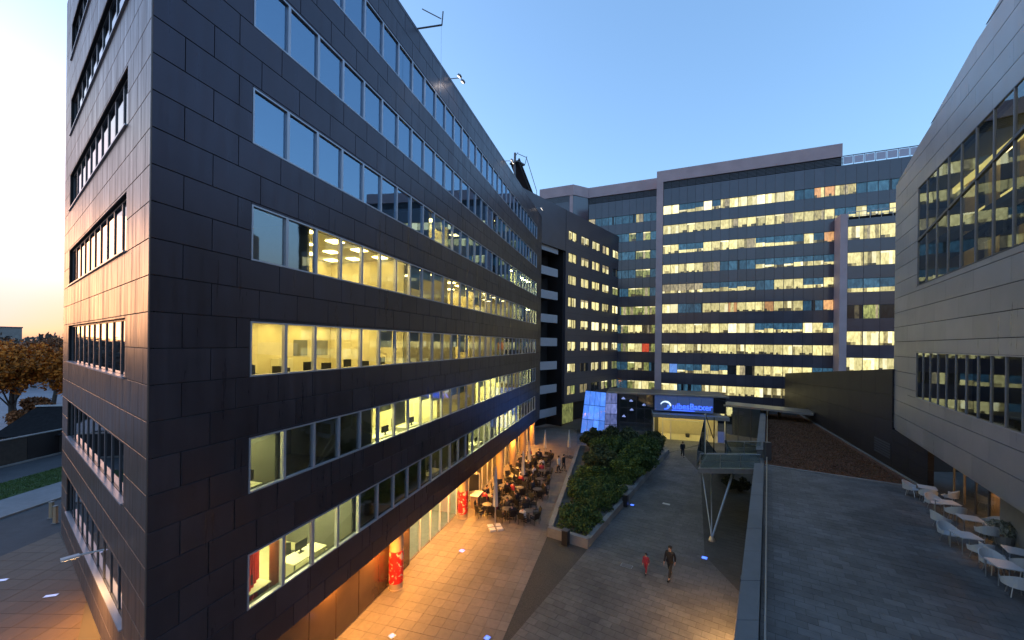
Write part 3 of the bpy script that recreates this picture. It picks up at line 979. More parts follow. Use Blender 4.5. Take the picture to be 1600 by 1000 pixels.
# brown glass panels near the viewer, then lit shop glazing, then the café front
for i in range(7):
    s = 3.2 + i * 1.55
    MB().bbox(s + .02, s + 1.53, SET - .25, SET - .19, 0.05, BASE_A - .02, .01).build('brown_panel', M['brownglass'], gl)
s = 14.2
k = 0
pane_shop = MB()
pane_shop.face([(0.04, 0, .1), (1.36, 0, .1), (1.36, 0, BASE_A - .05), (0.04, 0, BASE_A - .05)])
pane_shop = pane_shop.mesh('pane', M['glass_clear'])
while s < 44:
    put('pane', pane_shop, gl, (s, SET, 0))
    MB().box(s - .04, s + .04, SET - .06, SET + .06, 0, BASE_A).build('mullion', M['offwhite'], gl)
    s += 1.4
b = MB(); b.box(14.1, 44.5, SET - .05, SET + .05, 0, .09); b.build('plinth', M['concrete'], gl)
b = MB(); b.box(14.1, 44.6, 5.6, 5.7, 0, BASE_A); b.box(14.0, 14.1, SET + .1, 5.6, 0, BASE_A); b.box(21.4, 21.5, SET + .1, 5.6, 0, BASE_A); b.build('back_wall', M['room'], gl)
MB().box(14.1, 44.6, SET + .06, 5.6, -.05, 0.02).build('shop_floor', M['room_floor'], gl)
b = MB()
for i in range(5):
    for y in (2.4, 3.8):
        b.box(14.9 + i * 1.35, 15.5 + i * 1.35, y, y + .5, BASE_A - .04, BASE_A - .004)
b.build('shop_light', M['shopglow'], gl)
b = MB()
for i in range(9):
    b.box(22.5 + i * 2.4, 23.0 + i * 2.4, 3.0, 3.5, BASE_A - .04, BASE_A - .004)
b.build('cafe_light', M['orange_glow'], gl)
b = MB()
for i in range(6):                                   # shelving inside the shop
    b.box(15.0 + i * 1.05, 15.7 + i * 1.05, 4.6, 5.2, 0.02, 1.4 + .5 * (i % 2))
b.build('shelf', M['desk'], gl)

COLS = [(11.9, True), (20.9, True), (29.9, False), (34.4, False), (38.9, False), (43.6, False)]
for i, (s, ban) in enumerate(COLS):
    x, y = pa(s, 0.56)
    lab = ['round cream column wrapped in a red banner, nearest the viewer', 'round cream column wrapped in a red banner next to the café tables', 'round cream column behind the nearer café tables',
           'orange lit round column halfway along the café', 'orange lit round column beyond the café tables', 'orange lit round column at the far end of the dark block'][i]
    c = thing('column', lab, 'column', (x, y, 0), 0, 'columns under the dark office block')
    MB().lathe([(.40, 0), (.40, .06), (.36, .08), (.36, BASE_A + .02)], n=24).build('shaft', M['column'], c, smooth=False)
    if ban:
        MB().lathe([(.372, .38), (.378, .39), (.378, 2.05), (.372, 2.06)], n=24).build('banner', M['banner'], c, rot=(0, 0, i * 1.3 + 2.2))

def lamp(kind, loc, energy, col, size=0.25, down=True, rot=None, blend=None):
    l = bpy.data.lights.new('lamp', kind)
    l.energy = energy
    l.color = col
    if kind == 'AREA':
        l.shape = 'DISK'; l.size = size
    elif kind == 'SPOT':
        l.spot_size = R(130); l.spot_blend = 0.8; l.shadow_soft_size = size
    else:
        l.shadow_soft_size = size
    o = bpy.data.objects.new('lamp_light', l)
    COL.objects.link(o)
    o.location = loc
    if rot: o.rotation_euler = rot
    return o
sl_mesh = MB().lathe([(.13, 0), (.13, .03), (.10, .035)], n=14).mesh('rim', M['silver'])
sl_lens = MB().lathe([(.10, -.004), (.10, -.001)], n=14).mesh('lens', M['lampwarm'])
for i in range(13):
    s = 7.5 + i * 2.9
    x, y = pa(s, 0.30 if i % 2 else 0.7)
    t = thing('soffit_lamp', 'round warm downlight in the soffit along the plaza side of the dark block', 'lamp', (x, y, BASE_A - .015), 0, 'downlights in the plaza soffit')
    put('rim', sl_mesh, t); put('lens', sl_lens, t)
    o = lamp('AREA', (x, y, BASE_A - .04), (36 if i < 8 else 30.0) * LAMP * 8, (1.0, 0.42, 0.06), 0.3)
for i, tt in enumerate((1.5, 5.0, 9.0, 13.5)):
    q = P0 + DB * tt + Vector((DB.y, -DB.x)) * 0.9
    t = thing('soffit_lamp', 'round warm downlight under the sunset side of the dark block', 'lamp', (q.x, q.y, BASE_A - .015), 0, 'downlights in the side soffit')
    put('rim', sl_mesh, t); put('lens', sl_lens, t)
    lamp('AREA', (q.x, q.y, BASE_A - .04), (95 if i < 2 else 60) * LAMP * 8, (1.0, 0.42, 0.07), 0.3)

q = P0 + DB * 5.6
t = thing('facade_lamp', 'white bracket lamp sticking out of the sunset side of the dark block', 'lamp', (q.x, q.y, 6.2), LB)
b = MB(); b.tube((0, 0, 0), (0, .62, .06), .035); b.build('arm', M['white'], t)
b = MB(); b.box(-.09, .09, .55, .95, .02, .09); b.build('head', M['white'], t)
b = MB(); b.box(-.07, .07, .58, .92, .012, .019); b.build('lens', M['lampwarm'], t)
q2 = q + Vector((DB.y, -DB.x)) * -0.75
q2 = q + Vector((-math.cos(AB), -math.sin(AB))) * 1.3
lamp('SPOT', (q2.x, q2.y, 6.2), 230 * LAMP * 8, (1.0, .55, .2), .12)
# ------------------------------------------------------------------ far tower
TO = Vector((27.4, 72.9))
TX = Vector((0.916, -0.401)).normalized()
TA = math.atan2(TX.y, TX.x)
tw = thing('tower_block', 'tall slate grey office block with rows of yellow windows at the far end', 'building', (TO.x, TO.y, 0), TA)
MOD = 1.3333
TROWS = [EYE + 23.9 - FL * k for k in range(0, 11)]
TH = 1.62
PATT = ["WWHHHWHPLWLWWWLTTOOPPTTTT", "LLLLLLLLPLLLLLPLLPLHHLHHL", "LLHHHLLLLLPHHHHHLHO", "LLLLLPPTTTTHHHHHHHH", "QQQQQHHHHHHTTLLLHHL",
        "LWTTTLLLOLLLOLLLTTO", "LLLLLLLLWWWHHHHHWLH", "LLLLLLLLLLLLLLLLLLL", "LBHHHLHHDPDLLLLLLHH", "LLTTTLLLLLLLLLLLLLT", "LLLDDLLLLLLDDLLLLLL"]
pane_cache = {}
rv = random.Random(21)
MIX = {'L': 'LLLLLlw', 'W': 'WWWWwL', 'P': 'PPPPlL', 'G': 'GGGGklP', 'T': 'TTTTTTD', 'B': 'B', 'O': 'OOOOL', 'R': 'R', 'D': 'DDDDDk'}
def pane_mesh(code, w, h):
    """a far pane: bays of the room behind it, a lower band of furniture, now and then a blind let down part of the way"""
    key = (code, round(w, 3), round(h, 3), rv.randrange(9))
    if key in pane_cache:
        return pane_cache[key]
    b = MB()
    mats_, idx = [], {}
    def mi(c):
        if c not in idx:
            idx[c] = len(mats_); mats_.append(PANE[c])
        return idx[c]
    core = 'L' if code in 'HQ' else code
    x = .03
    xs = [x]
    while x < w - .35:
        x += rv.uniform(.28, .6)
        xs.append(min(x, w - .03))
    if xs[-1] < w - .03: xs.append(w - .03)
    low = h * rv.choice((0, 0, .16, .22, .3)) if core in 'LGOP' else 0
    top = h * (rv.choice((1, 1, .86)) if core in 'LG' else 1)
    for a, c in zip(xs, xs[1:]):
        lw = low * rv.choice((1, 1, .4, 0))
        if lw > .02: b.face([(a, 0, 0), (c, 0, 0), (c, 0, lw), (a, 0, lw)], mi(rv.choice('kkl')))
        else: lw = 0
        b.face([(a, 0, lw), (c, 0, lw), (c, 0, top), (a, 0, top)], mi(rv.choice(MIX[core])))
        if top < h: b.face([(a, 0, top), (c, 0, top), (c, 0, h), (a, 0, h)], mi(rv.choice('wLw')))
    drop = 0
    if code == 'H': drop = h * rv.choice((.55, .62, .66, .7))
    elif code == 'Q': drop = h * rv.choice((.7, .76))
    elif code == 'L' and rv.random() < .22: drop = h * rv.choice((.25, .4))
    if drop:
        m_ = mi('T' if code == 'H' else 'P')
        z0 = h - drop
        b.face([(.03, -.03, z0), (w - .03, -.03, z0), (w - .03, -.03, h), (.03, -.03, h)], m_)
        b.face([(.03, -.03, z0), (.03, 0, z0), (w - .03, 0, z0), (w - .03, -.03, z0)], m_)
    me = b.mesh('pane', mats_)
    pane_cache[key] = me
    return me
def frame_mesh(w, h):
    b = MB()
    b.box(0, .035, -.03, .12, 0, h); b.box(w - .035, w, -.03, .12, 0, h)
    b.box(.035, w - .035, -.03, .12, 0, .03); b.box(.035, w - .035, -.03, .12, h - .03, h)
    return b.mesh('window', M['greyframe'])
fm = frame_mesh(MOD, TH)
tpanel = {}
def tp(w, h, m):
    key = (round(w, 3), round(h, 3), m.name)
    if key not in tpanel:
        tpanel[key] = MB().bbox(.012, w - .012, 0, .05, .012, h - .012, .008).mesh('panel', m)
    return tpanel[key]
def tower_face(parent, x0, n, w, rows, th, patt, ztop, d, m, frame, panels=True):
    for k, z in enumerate(rows):
        for i in range(n):
            code = patt[k][i % len(patt[k])]
            wi = put('window', frame, parent, (x0 + i * w, d + .06, z))
            put('pane', pane_mesh(code, w, th), wi, (0, .08, 0))
            zt = (rows[k - 1] if k else ztop)
            if panels:
                put('panel', tp(w, zt - z - th, m), parent, (x0 + i * w, d, z + th))
NT = 19
tower_face(tw, 0.02, NT, MOD, TROWS, TH, PATT, EYE + 28.62, 0, M['tower'], fm)
# louvred strip under the cap
lv = MB()
for i in range(5):
    lv.box(.03, MOD - .03, .03, .06, .1 + i * .22, .22 + i * .22)
lvm = lv.mesh('louvre', M['greyframe'])
for i in range(NT + 1):
    put('louvre', lvm, tw, (0.02 + i * MOD - (0.35 if i == NT else 0), 0.02, EYE + 28.65))
X_END = 34.6
body = MB()
body.box(-0.9, X_END + 8, .2, 18, -0.3, EYE + 28.55)
body.box(-0.9, 26.2, .2, 18, EYE + 28.55, EYE + 29.9)
body.build('core', M['joint'], tw)
MB().box(-1.15, 26.2, -.18, 18, EYE + 29.9, EYE + 31.95).build('parapet', M['mauve'], tw)
MB().box(-1.15, -0.02, -.18, .2, -0.2, EYE + 29.9).build('pilaster', M['mauve'], tw)
# upper right stretch with a roof rail
n2 = 6
tower_face(tw, 0.02 + NT * MOD, 8, MOD, TROWS[:2], TH, [PATT[0][19:] + 'TT', PATT[1][19:] + 'LL'], EYE + 28.55, 0, M['tower'], fm)
rail = MB()
for i in range(12):
    rail.box(26.3 + i * MOD, 26.36 + i * MOD, .1, .16, EYE + 28.55, EYE + 30.0)
rail.box(26.3, 41, .08, .18, EYE + 29.95, EYE + 30.06)
rail.build('roof_rail', M['greyframe'], tw)
for i in range(11):
    b = MB(); b.box(26.42 + i * MOD, 27.56 + i * MOD, .12, .14, EYE + 28.75, EYE + 29.85)
    b.build('rail_panel', M['pale_panel'], tw)
# stepped bay on the right
MB().box(25.35, 26.25, -2.6, .2, 5.0, EYE + 20.2).build('pilaster', M['mauve'], tw)
b = MB(); b.box(26.25, 40, -2.3, .2, 0, EYE + 19.2); b.build('bay_core', M['joint'], tw)
fm2 = frame_mesh(1.93, 2.05)
BR = [EYE + 16.2 - 3.95 * k for k in range(0, 7)]
tower_face(tw, 26.27, 7, 1.93, BR, 2.05, ["LPLLLLL", "LLLLLLL", "HHHHHHH", "DGDDDDD", "LLLLLLL", "LLLLLLL", "LLLLLLL"], EYE + 19.3, -2.55, M['tower'], fm2)
b = MB()
for i in range(9):
    b.box(26.3 + i * 1.3, 26.35 + i * 1.3, -2.5, -2.45, EYE + 19.3, EYE + 20.4)
b.box(26.3, 38, -2.52, -2.43, EYE + 20.38, EYE + 20.46); b.box(26.3, 38, -2.50, -2.45, EYE + 19.8, EYE + 19.85)
b.build('terrace_rail', M['offwhite'], tw)
# recessed bay on the left
BAYD = 2.9
b = MB(); b.box(-14.6, -0.9, BAYD + .2, 18, -.3, EYE + 29.9); b.build('bay_core', M['joint'], tw)
MB().box(-14.5, -1.0, BAYD - .15, 18, EYE + 29.9, EYE + 31.95).build('parapet', M['mauve'], tw)
MB().box(-1.0, -0.9, 0.2, BAYD + .2, -.3, EYE + 29.9).build('return_wall', M['mauve'], tw)
bp_ = ["PTTTTTTPTT", "TTTTTTGTGT", "TTTTTTTGGT", "TTTTTTTGGT", "TTTTTTGGGT", "TTTTTGGGGG", "TTTTTGLLGG", "TTTTTGLLRG", "TTTTTTGLGT", "TTTTTTGLLG", "TTTTTGGGGG"]
tower_face(tw, -14.4, 10, 1.3333, TROWS, TH, bp_, EYE + 28.62, BAYD, M['tower'], fm)
for i in range(10):
    put('louvre', lvm, tw, (-14.4 + i * MOD, BAYD + 0.02, EYE + 28.65))
# left block and its slanted return
MB().prism([(-24, 0), (-16.9, 0), (-14.5, BAYD), (-14.5, 18), (-24, 18)], -.3, EYE + 29.9).build('left_core', M['tower'], tw)
MB().prism([(-24, -.18), (-16.85, -.18), (-14.5, BAYD - .2), (-14.5, 18), (-24, 18)], EYE + 29.9, EYE + 31.95).build('parapet', M['mauve'], tw)
for i in range(5):
    put('louvre', lvm, tw, (-24 + i * MOD, -0.08, EYE + 28.65))
MB().box(-17.6, -16.95, -.1, -.005, EYE + 18, EYE + 29.9).build('pilaster', M['mauve'], tw)

# ------------------------------------------------------------------ wing with square windows and balconies
WO = Vector((8.75, 64.0))
WX = Vector((0.632, 0.775)).normalized()
wg = thing('office_wing', 'dark wing with paired square yellow windows and a stack of balconies, beyond the plaza', 'building', (WO.x, WO.y, 0), math.atan2(WX.y, WX.x))
WR = EYE + 21.5
WROWS = [EYE + .45 + FL * k - 1.5 for k in range(-2, 6)]
SQ = [(0.4, 2.6), (4.5, 2.8), (8.4, 3.0), (12.4, 2.8), (16.7, 2.7)]
wb = MB()
LW0, LW1 = -0.55, 20.2
zs = [3.5] + [z for r in WROWS for z in (r, r + 1.5)] + [WR]
for i in range(0, len(zs), 2):
    wb.box(LW0, LW1, 0, .3, zs[i], zs[i + 1])
edges = [LW0] + [e for a, w in SQ for e in (a, a + w)] + [LW1]
for r in WROWS:
    for i in range(0, len(edges), 2):
        wb.box(edges[i], edges[i + 1], 0, .3, r, r + 1.5)
wb.box(LW0 + .2, LW1, .6, 13, 3.5, WR - .1)
wb.build('wall', M['wingc'], wg)
gq = MB(); gq.box(LW0 + .3, LW1, 2.0, 2.3, 0, 3.5); gq.build('ground_floor_wall', M['darkwall'], wg)
lo = MB(); lo.box(LW0 + .5, 4, 1.0, 1.2, 0.05, 3.4); lo.build('ground_floor_glazing', PANE['G'], wg)
# joints across the wing
jt = MB()
for r in WROWS:
    jt.box(LW0, LW1, -.004, .002, r - 1.05, r - 1.03)
jt.box(LW0 + .02, LW0 + .06, -.02, .01, 3.5, WR)
jt.build('joint_strip', M['joint'], wg)
WP = ["DDPGG", "LDLGG", "LLWLL", "LLLLP", "LLLLL", "LLLPL", "LLLLL", "LLLPL"]
WP = ["GPDGG", "LDLLG", "LLWLL", "LLWLL", "LLLLL", "LLLLG", "LLPLD", "LLLPL"]
for k, r in enumerate(WROWS):
    for i, (a, w) in enumerate(SQ):
        f = MB(); f.box(0, .05, 0, .2, 0, 1.5); f.box(w - .05, w, 0, .2, 0, 1.5); f.box(w / 2 - .035, w / 2 + .035, 0.01, .2, 0.05, 1.45); f.box(.05, w - .05, 0, .2, 0, .05); f.box(.05, w - .05, 0, .2, 1.45, 1.5)
        wi = f.build('window', M['greyframe'], wg, (a, .06, r))
        put('pane', pane_mesh(WP[k][i], w, 1.5), wi, (0, .12, 0))
# wall above the loggia and the loggia itself
MB().box(-14.0, LW0 - .01, 0.01, .3, EYE + 14.9, WR).build('upper_wall', M['wingc'], wg)
MB().box(-14.0, LW0, .3, 13, EYE + 14.9, WR - .1).build('upper_core', M['wingc'], wg)
MB().box(-14.0, LW0, 3.2, 3.4, 0, EYE + 14.9).build('loggia_wall', M['darkwall'], wg)
MB().box(LW0 - .25, LW0 - .002, .3, 3.2, 0, EYE + 14.9).build('loggia_side', M['darkwall'], wg)
for k in range(-3, 5):
    z = EYE + .2 + FL * k - .2
    b = MB(); b.box(-9, -2.0, 0.5, 3.2, z - .25, z)
    b.build('balcony_floor', M['darkwall'], wg)
    b = MB(); b.bbox(-8.6, -2.1, .42, .5, z - .3, z + .95, .01)
    b.build('balcony_parapet', M['balcony'], wg)
# roof gear on the wing
t = thing('roof_hoist', 'dark slanting roof hoist with mast and guard rail on the wing roof', 'hoist', (WO.x - WX.x * 10.2, WO.y - WX.y * 10.2, WR), math.atan2(WX.y, WX.x))
b = MB()
for y in (0.6, 1.9):
    b.tube((-1.9, y, 4.1), (1.6, y, 0), .14, n=6); b.tube((-1.9, y, 3.5), (1.0, y, 0), .10, n=6)
for i in range(9):
    f = i / 9
    b.tube((-1.9 + 3.3 * f, .6, 3.9 * (1 - f) - .05), (-1.9 + 3.3 * f, 1.9, 3.9 * (1 - f) - .05), .09, n=5)
b.box(-2.2, -.6, .5, 2.0, 3.55, 3.75)
b._raw([(-1.7, .62, 3.7), (1.4, .62, 0.1), (1.4, 1.88, 0.1), (-1.7, 1.88, 3.7), (-2.0, .62, 3.5), (.8, .62, 0.1), (.8, 1.88, 0.1), (-2.0, 1.88, 3.5)], [(0, 1, 2, 3), (4, 7, 6, 5), (0, 4, 5, 1), (3, 2, 6, 7)])
b.build('boom', M['black'], t)
b = MB(); b.tube((-2.0, 1.2, 0), (-2.0, 1.2, 5.0), .16); b.tube((-2.9, 1.2, 3.3), (-1.0, 1.2, 3.9), .08); b.build('mast', M['greyframe'], t)
b = MB()
for p, q in (((-3.0, .5, 3.8), (-2.2, .5, 4.8)), ((-.6, .5, 3.75), (-.2, .5, 5.0)), ((-2.2, .5, 4.6), (-.3, .5, 4.8)), ((-.2, .6, 4.9), (2.4, .6, .9)), ((2.4, .6, 0), (2.4, .6, .9))):
    b.tube(p, q, .045, n=5)
b.build('guard_rail', M['greyframe'], t)

# ------------------------------------------------------------------ roof lamps and davit on the dark block
def flood(s, label):
    x, y = pa(s, 0.1)
    t = thing('flood_lamp', label, 'flood lamp', (x, y, ROOF_A), math.pi / 2 - AA, 'flood lamps on the dark block roof')
    b = MB(); b.tube((0, .3, 0), (0, .3, .35), .04); b.tube((0, .3, .33), (0, -.6, .25), .03); b.tube((-.3, -.6, .25), (.3, -.6, .25), .025); b.build('bracket', M['steel'], t)
    for x_ in (-.28, .28):
        h = MB(); h.prism([(-.13, -.12), (.13, -.12), (.09, .10), (-.09, .10)], -.07, .07); o = h.build('head', M['greyframe2'], t, (x_, -.62, .2), (R(35), 0, 0))
        l = MB(); l.box(-.10, .10, -.09, .08, -.082, -.072); l.build('lens', M['lampwhite'], o)
    q = pa(s, -.95)
    lamp('SPOT', (q[0], q[1], ROOF_A + .05), 9 * LAMP * 8, (1, .85, .7), .1, rot=(R(-38) if False else R(0), R(0), 0))
flood(17.2, 'twin headed flood lamp on the roof edge nearest the davit')
flood(29.4, 'twin headed flood lamp on the roof edge halfway to the balconies')
flood(43.0, 'twin headed flood lamp at the far end of the roof edge')
x, y = pa(13.0, .1)
t = thing('roof_davit', 'thin steel davit arm reaching out over the roof edge', 'davit', (x, y, ROOF_A), math.pi / 2 - AA)
b = MB(); b.tube((0, .5, 0), (0, .5, .5), .05); b.tube((0, .6, .45), (.1, -1.25, .4), .045); b.tube((-.5, -.35, 1.0), (.1, -1.2, .75), .025); b.tube((.1, -1.25, .4), (.12, -1.3, 1.15), .035); b.build('arm', M['greyframe'], t)
b = MB(); b.tube((.1, -1.22, .4), (.1, -1.22, -3.5), .007, n=5); b.build('cable', M['steel'], t)

# ------------------------------------------------------------------ right block
RO = Vector((28.7, 29.9))
RX = -DR
rb = thing('right_building', 'light metal clad block with a tall slanted glazing on the right, raised over the terrace', 'building', (RO.x, RO.y, 0), math.atan2(RX.y, RX.x))
RLEN = 30.0
RB0 = 7.15
def rroof(s):
    return EYE + 12.2 + 0.152 * s
LWIN = (5.35, 29.0, EYE - 3.17, EYE - .23)
UWIN = (5.35, 29.0, EYE + 3.97, EYE + 10.25)
sh = MB()
sh.box(0.02, RLEN, .05, .35, RB0, LWIN[2]); sh.box(0.02, LWIN[0], .05, .35, LWIN[2], LWIN[3]); sh.box(LWIN[1], RLEN, .05, .35, LWIN[2], LWIN[3])
sh.box(0.02, RLEN, .05, .35, LWIN[3], UWIN[2]); sh.box(0.02, UWIN[0], .05, .35, UWIN[2], UWIN[3]); sh.box(UWIN[1], RLEN, .05, .35, UWIN[2], UWIN[3])
sh._raw([(0.02, .05, UWIN[3]), (RLEN, .05, UWIN[3]), (RLEN, .05, rroof(RLEN) - .14), (0.02, .05, rroof(0) - .14), (0.02, .35, UWIN[3]), (RLEN, .35, UWIN[3]), (RLEN, .35, rroof(RLEN) - .14), (0.02, .35, rroof(0) - .14)],
        [(0, 1, 2, 3), (4, 7, 6, 5), (3, 2, 6, 7), (0, 3, 7, 4), (1, 5, 6, 2)])
sh.build('wall', M['joint'], rb)
RC = 1.07
zc = RB0
z = RB0
lines = []
while z < rroof(RLEN):
    lines.append(z); z += RC
lines.append(z)
alu_g = 0.004
alu_z = 0.016
for k, (za, zb) in enumerate(zip(lines, lines[1:])):
    off = (k % 2) * 1.7
    edges = [0.0]
    x = off if off > 0 else 3.4
    while x < RLEN:
        edges.append(x); x += 3.4
    edges.append(RLEN)
    extra = []
    for W in (LWIN, UWIN):
        extra += [W[0], W[1]]
    for a, b_ in zip(edges, edges[1:]):
        segs = [(a, b_, za, zb)]
        for W in (LWIN, UWIN):
            new = []
            for (p, q, c, d) in segs:
                if d <= W[2] or c >= W[3] or q <= W[0] or p >= W[1]:
                    new.append((p, q, c, d)); continue
                if c < W[2] - .05: new.append((p, q, c, W[2]))
                if d > W[3] + .05: new.append((p, q, W[3], d))
                c2, d2 = max(c, W[2]), min(d, W[3])
                if p < W[0] - .05: new.append((p, W[0], c2, d2))
                if q > W[1] + .05: new.append((W[1], q, c2, d2))
            segs = new
        for (p, q, c, d) in segs:
            t0, t1 = min(d, rroof(p)), min(d, rroof(q))
            if t0 <= c + .03 and t1 <= c + .03:
                continue
            if t0 < c + .03:
                p = p + (c + .03 - rroof(p)) / .152
                t0 = c + .03
            if q - p < .05: continue
            g, h = alu_g, alu_z
            m_ = MB()
            m_._raw([(p + g, 0, c + h), (q - g, 0, c + h), (q - g, 0, t1 - h), (p + g, 0, t0 - h), (p + g, .045, c + h), (q - g, .045, c + h), (q - g, .045, t1 - h), (p + g, .045, t0 - h)],
                    [(0, 1, 2, 3), (3, 2, 6, 7), (0, 4, 5, 1), (0, 3, 7, 4), (1, 5, 6, 2)])
            m_.build('panel', M['alu'], rb)
MB().prism([(0.0, .06), (RLEN, .06), (RLEN, 14), (0.0, 14)], RB0 - .12, RB0 - .01).build('soffit', M['alu'], rb)
MB().prism([(0.03, .36), (RLEN, .36), (RLEN, 14), (0.03, 14)], EYE + 11.9, EYE + 12.05).build('roof', M['greyframe'], rb)
MB().box(0.0, .02, .05, 14, RB0, EYE + 12.1).build('end_wall', M['alu'], rb)
MB().box(0.1, RLEN, 5.5, 5.7, UWIN[2] - .2, EYE + 12).build('room_wall', M['brown_room'], rb)
MB().box(0.1, RLEN, 4.0, 4.2, RB0, LWIN[3] + .3).build('room_wall', M['room_dark'], rb)
for zz, hh, dd in ((EYE + 9.55, .34, 1.5), (EYE + 8.0, .42, 2.6), (EYE + 4.35, .30, 1.5)):
    MB().box(5.4, 29, dd, dd + .1, zz, zz + hh).build('cove_light', M['cove'], rb)  # glowing strips added for the yellow bands across the glazing
MB().box(5.4, 29, 1.3, 1.33, EYE + 5.5, EYE + 6.45).build('gallery_balustrade', M['glass_green'], rb)
for z in (LWIN[2] - 1.0, LWIN[3] + .35, UWIN[2] - .2, UWIN[2] + 3.2, UWIN[3] + .1):
    MB().box(0.1, RLEN, .38 + (.8 if z in (UWIN[2] + 3.2,) else 0), 5.5, z - .3, z).build('floor_slab', M['room_dark'], rb)
lm = MB()
for i in range(20):
    lm.box(5.6 + i * 1.15, 6.2 + i * 1.15, 1.8, 2.1, UWIN[3] - .26, UWIN[3] - .22)
    lm.box(5.6 + i * 1.15, 6.3 + i * 1.15, 2.2, 2.5, UWIN[2] + 2.84, UWIN[2] + 2.88)
lm.build('ceiling_light', M['ceil_light_dim'], rb)
lm = MB()
for i in range(12):
    lm.box(5.9 + i * 2.0, 6.5 + i * 2.0, 1.2, 1.5, LWIN[3] + .02, LWIN[3] + .045)
lm.build('ceiling_light', M['ceil_light_dim'], rb)
for i in range(8):
    MB().box(6.5 + i * 3, 6.9 + i * 3, 1.6, 2.0, UWIN[2] - .2, UWIN[3]).build('inner_column', M['brown_room'], rb)
# glazing: mullions and panes
n = 14
for i in range(n + 1):
    s = UWIN[0] + i * 1.68
    b = MB(); b.box(s - .028, s + .028, -.015, .08, UWIN[2], UWIN[3]); b.build('mullion', M['greyframe2'], rb)
    if i < n:
        b = MB(); b.face([(s + .02, .03, UWIN[2] + .03), (s + 1.66, .03, UWIN[2] + .03), (s + 1.66, .03, UWIN[3] - .03), (s + .02, .03, UWIN[3] - .03)]); b.build('pane', M['glass_mid'], rb)
b = MB(); b.box(UWIN[0], UWIN[1], -.01, .14, UWIN[2], UWIN[2] + .05); b.box(UWIN[0], UWIN[1], -.01, .14, UWIN[3] - .05, UWIN[3]); b.build('frame', M['greyframe'], rb)
b = MB()
def rk(s): return EYE + 6.85 + .117 * (s - 5.35)
b._raw([(5.4, -.03, rk(5.4) - .07), (28.9, -.03, rk(28.9) - .07), (28.9, -.03, rk(28.9) + .07), (5.4, -.03, rk(5.4) + .07), (5.4, .12, rk(5.4) - .07), (28.9, .12, rk(28.9) - .07), (28.9, .12, rk(28.9) + .07), (5.4, .12, rk(5.4) + .07)],
       [(0, 1, 2, 3), (3, 2, 6, 7), (0, 4, 5, 1), (4, 7, 6, 5)])
b.build('raking_transom', M['greyframe'], rb)
n = 18
for i in range(n + 1):
    s = LWIN[0] + i * 1.26
    b = MB(); b.box(s - .028, s + .028, -.015, .08, LWIN[2], LWIN[3]); b.build('mullion', M['greyframe2'], rb)
    if i < n:
        b = MB(); b.face([(s + .02, .03, LWIN[2] + .03), (s + 1.24, .03, LWIN[2] + .03), (s + 1.24, .03, LWIN[3] - .03), (s + .02, .03, LWIN[3] - .03)]); b.build('pane', M['glass_low'], rb)
b = MB(); b.box(LWIN[0], LWIN[1], -.03, .18, LWIN[2], LWIN[2] + .05); b.box(LWIN[0], LWIN[1], -.03, .18, LWIN[3] - .05, LWIN[3]); b.build('frame', M['silver'], rb)

# ------------------------------------------------------------------ raised terrace
TZ = 4.0
tslab = MB()
tpoly = [rp(-.2, 4), rp(-.2, 54), (42, 60), (52, 50), (40, 10), rp(26, 4)]
tslab.prism(ccw(tpoly), -.3, TZ - .32)
tag(tslab.build('terrace_base', M['concrete']), kind='structure')
pave('terrace_floor', [[rp(-.15, 6), rp(9, 4), (30.5, 16), (29.5, 22.5), (26.8, 25.8), rp(-.15, 30.5)]], -AR, 0.60, 0.40, 0.014, TZ, M['slate_tile'], 0.5)
slab('sedum_bed', [[rp(-.15, 30.62), (26.8, 25.9), (38.8, 53.4), rp(-.15, 54)]], TZ + .02, M['sedum'], .4)
sed = [rp(0, 30.9), (26.5, 26.3), (38.3, 53.2), rp(0.1, 53.6)]
blades('sedum_plants', sed, 26000, 0.05, 0.07, leaf_mat('sedum_leaves', (0.08, 0.032, 0.013), (0.22, 0.085, 0.03)), TZ + .02)
blades('sedum_moss', sed, 7000, 0.05, 0.07, leaf_mat('moss_leaves', (0.03, 0.03, 0.012), (0.07, 0.07, 0.025)), TZ + .02)
def strip(name, p, q, w, z0, z1, m, kind='structure', n=1):
    p, q = Vector(p), Vector(q)
    d = (q - p).normalized()
    nn = Vector((-d.y, d.x)) * w / 2
    b = MB(); b.prism(ccw([tuple(p - nn), tuple(q - nn), tuple(q + nn), tuple(p + nn)]), z0, z1)
    return tag(b.build(name, m), kind=kind)
strip('terrace_kerb', rp(-.1, 30.56), (26.85, 25.86), .22, TZ - .1, TZ + .05, M['concrete'])
strip('terrace_kerb', (26.75, 25.6), (38.75, 53.3), .28, TZ - .1, TZ + .14, M['concrete'])
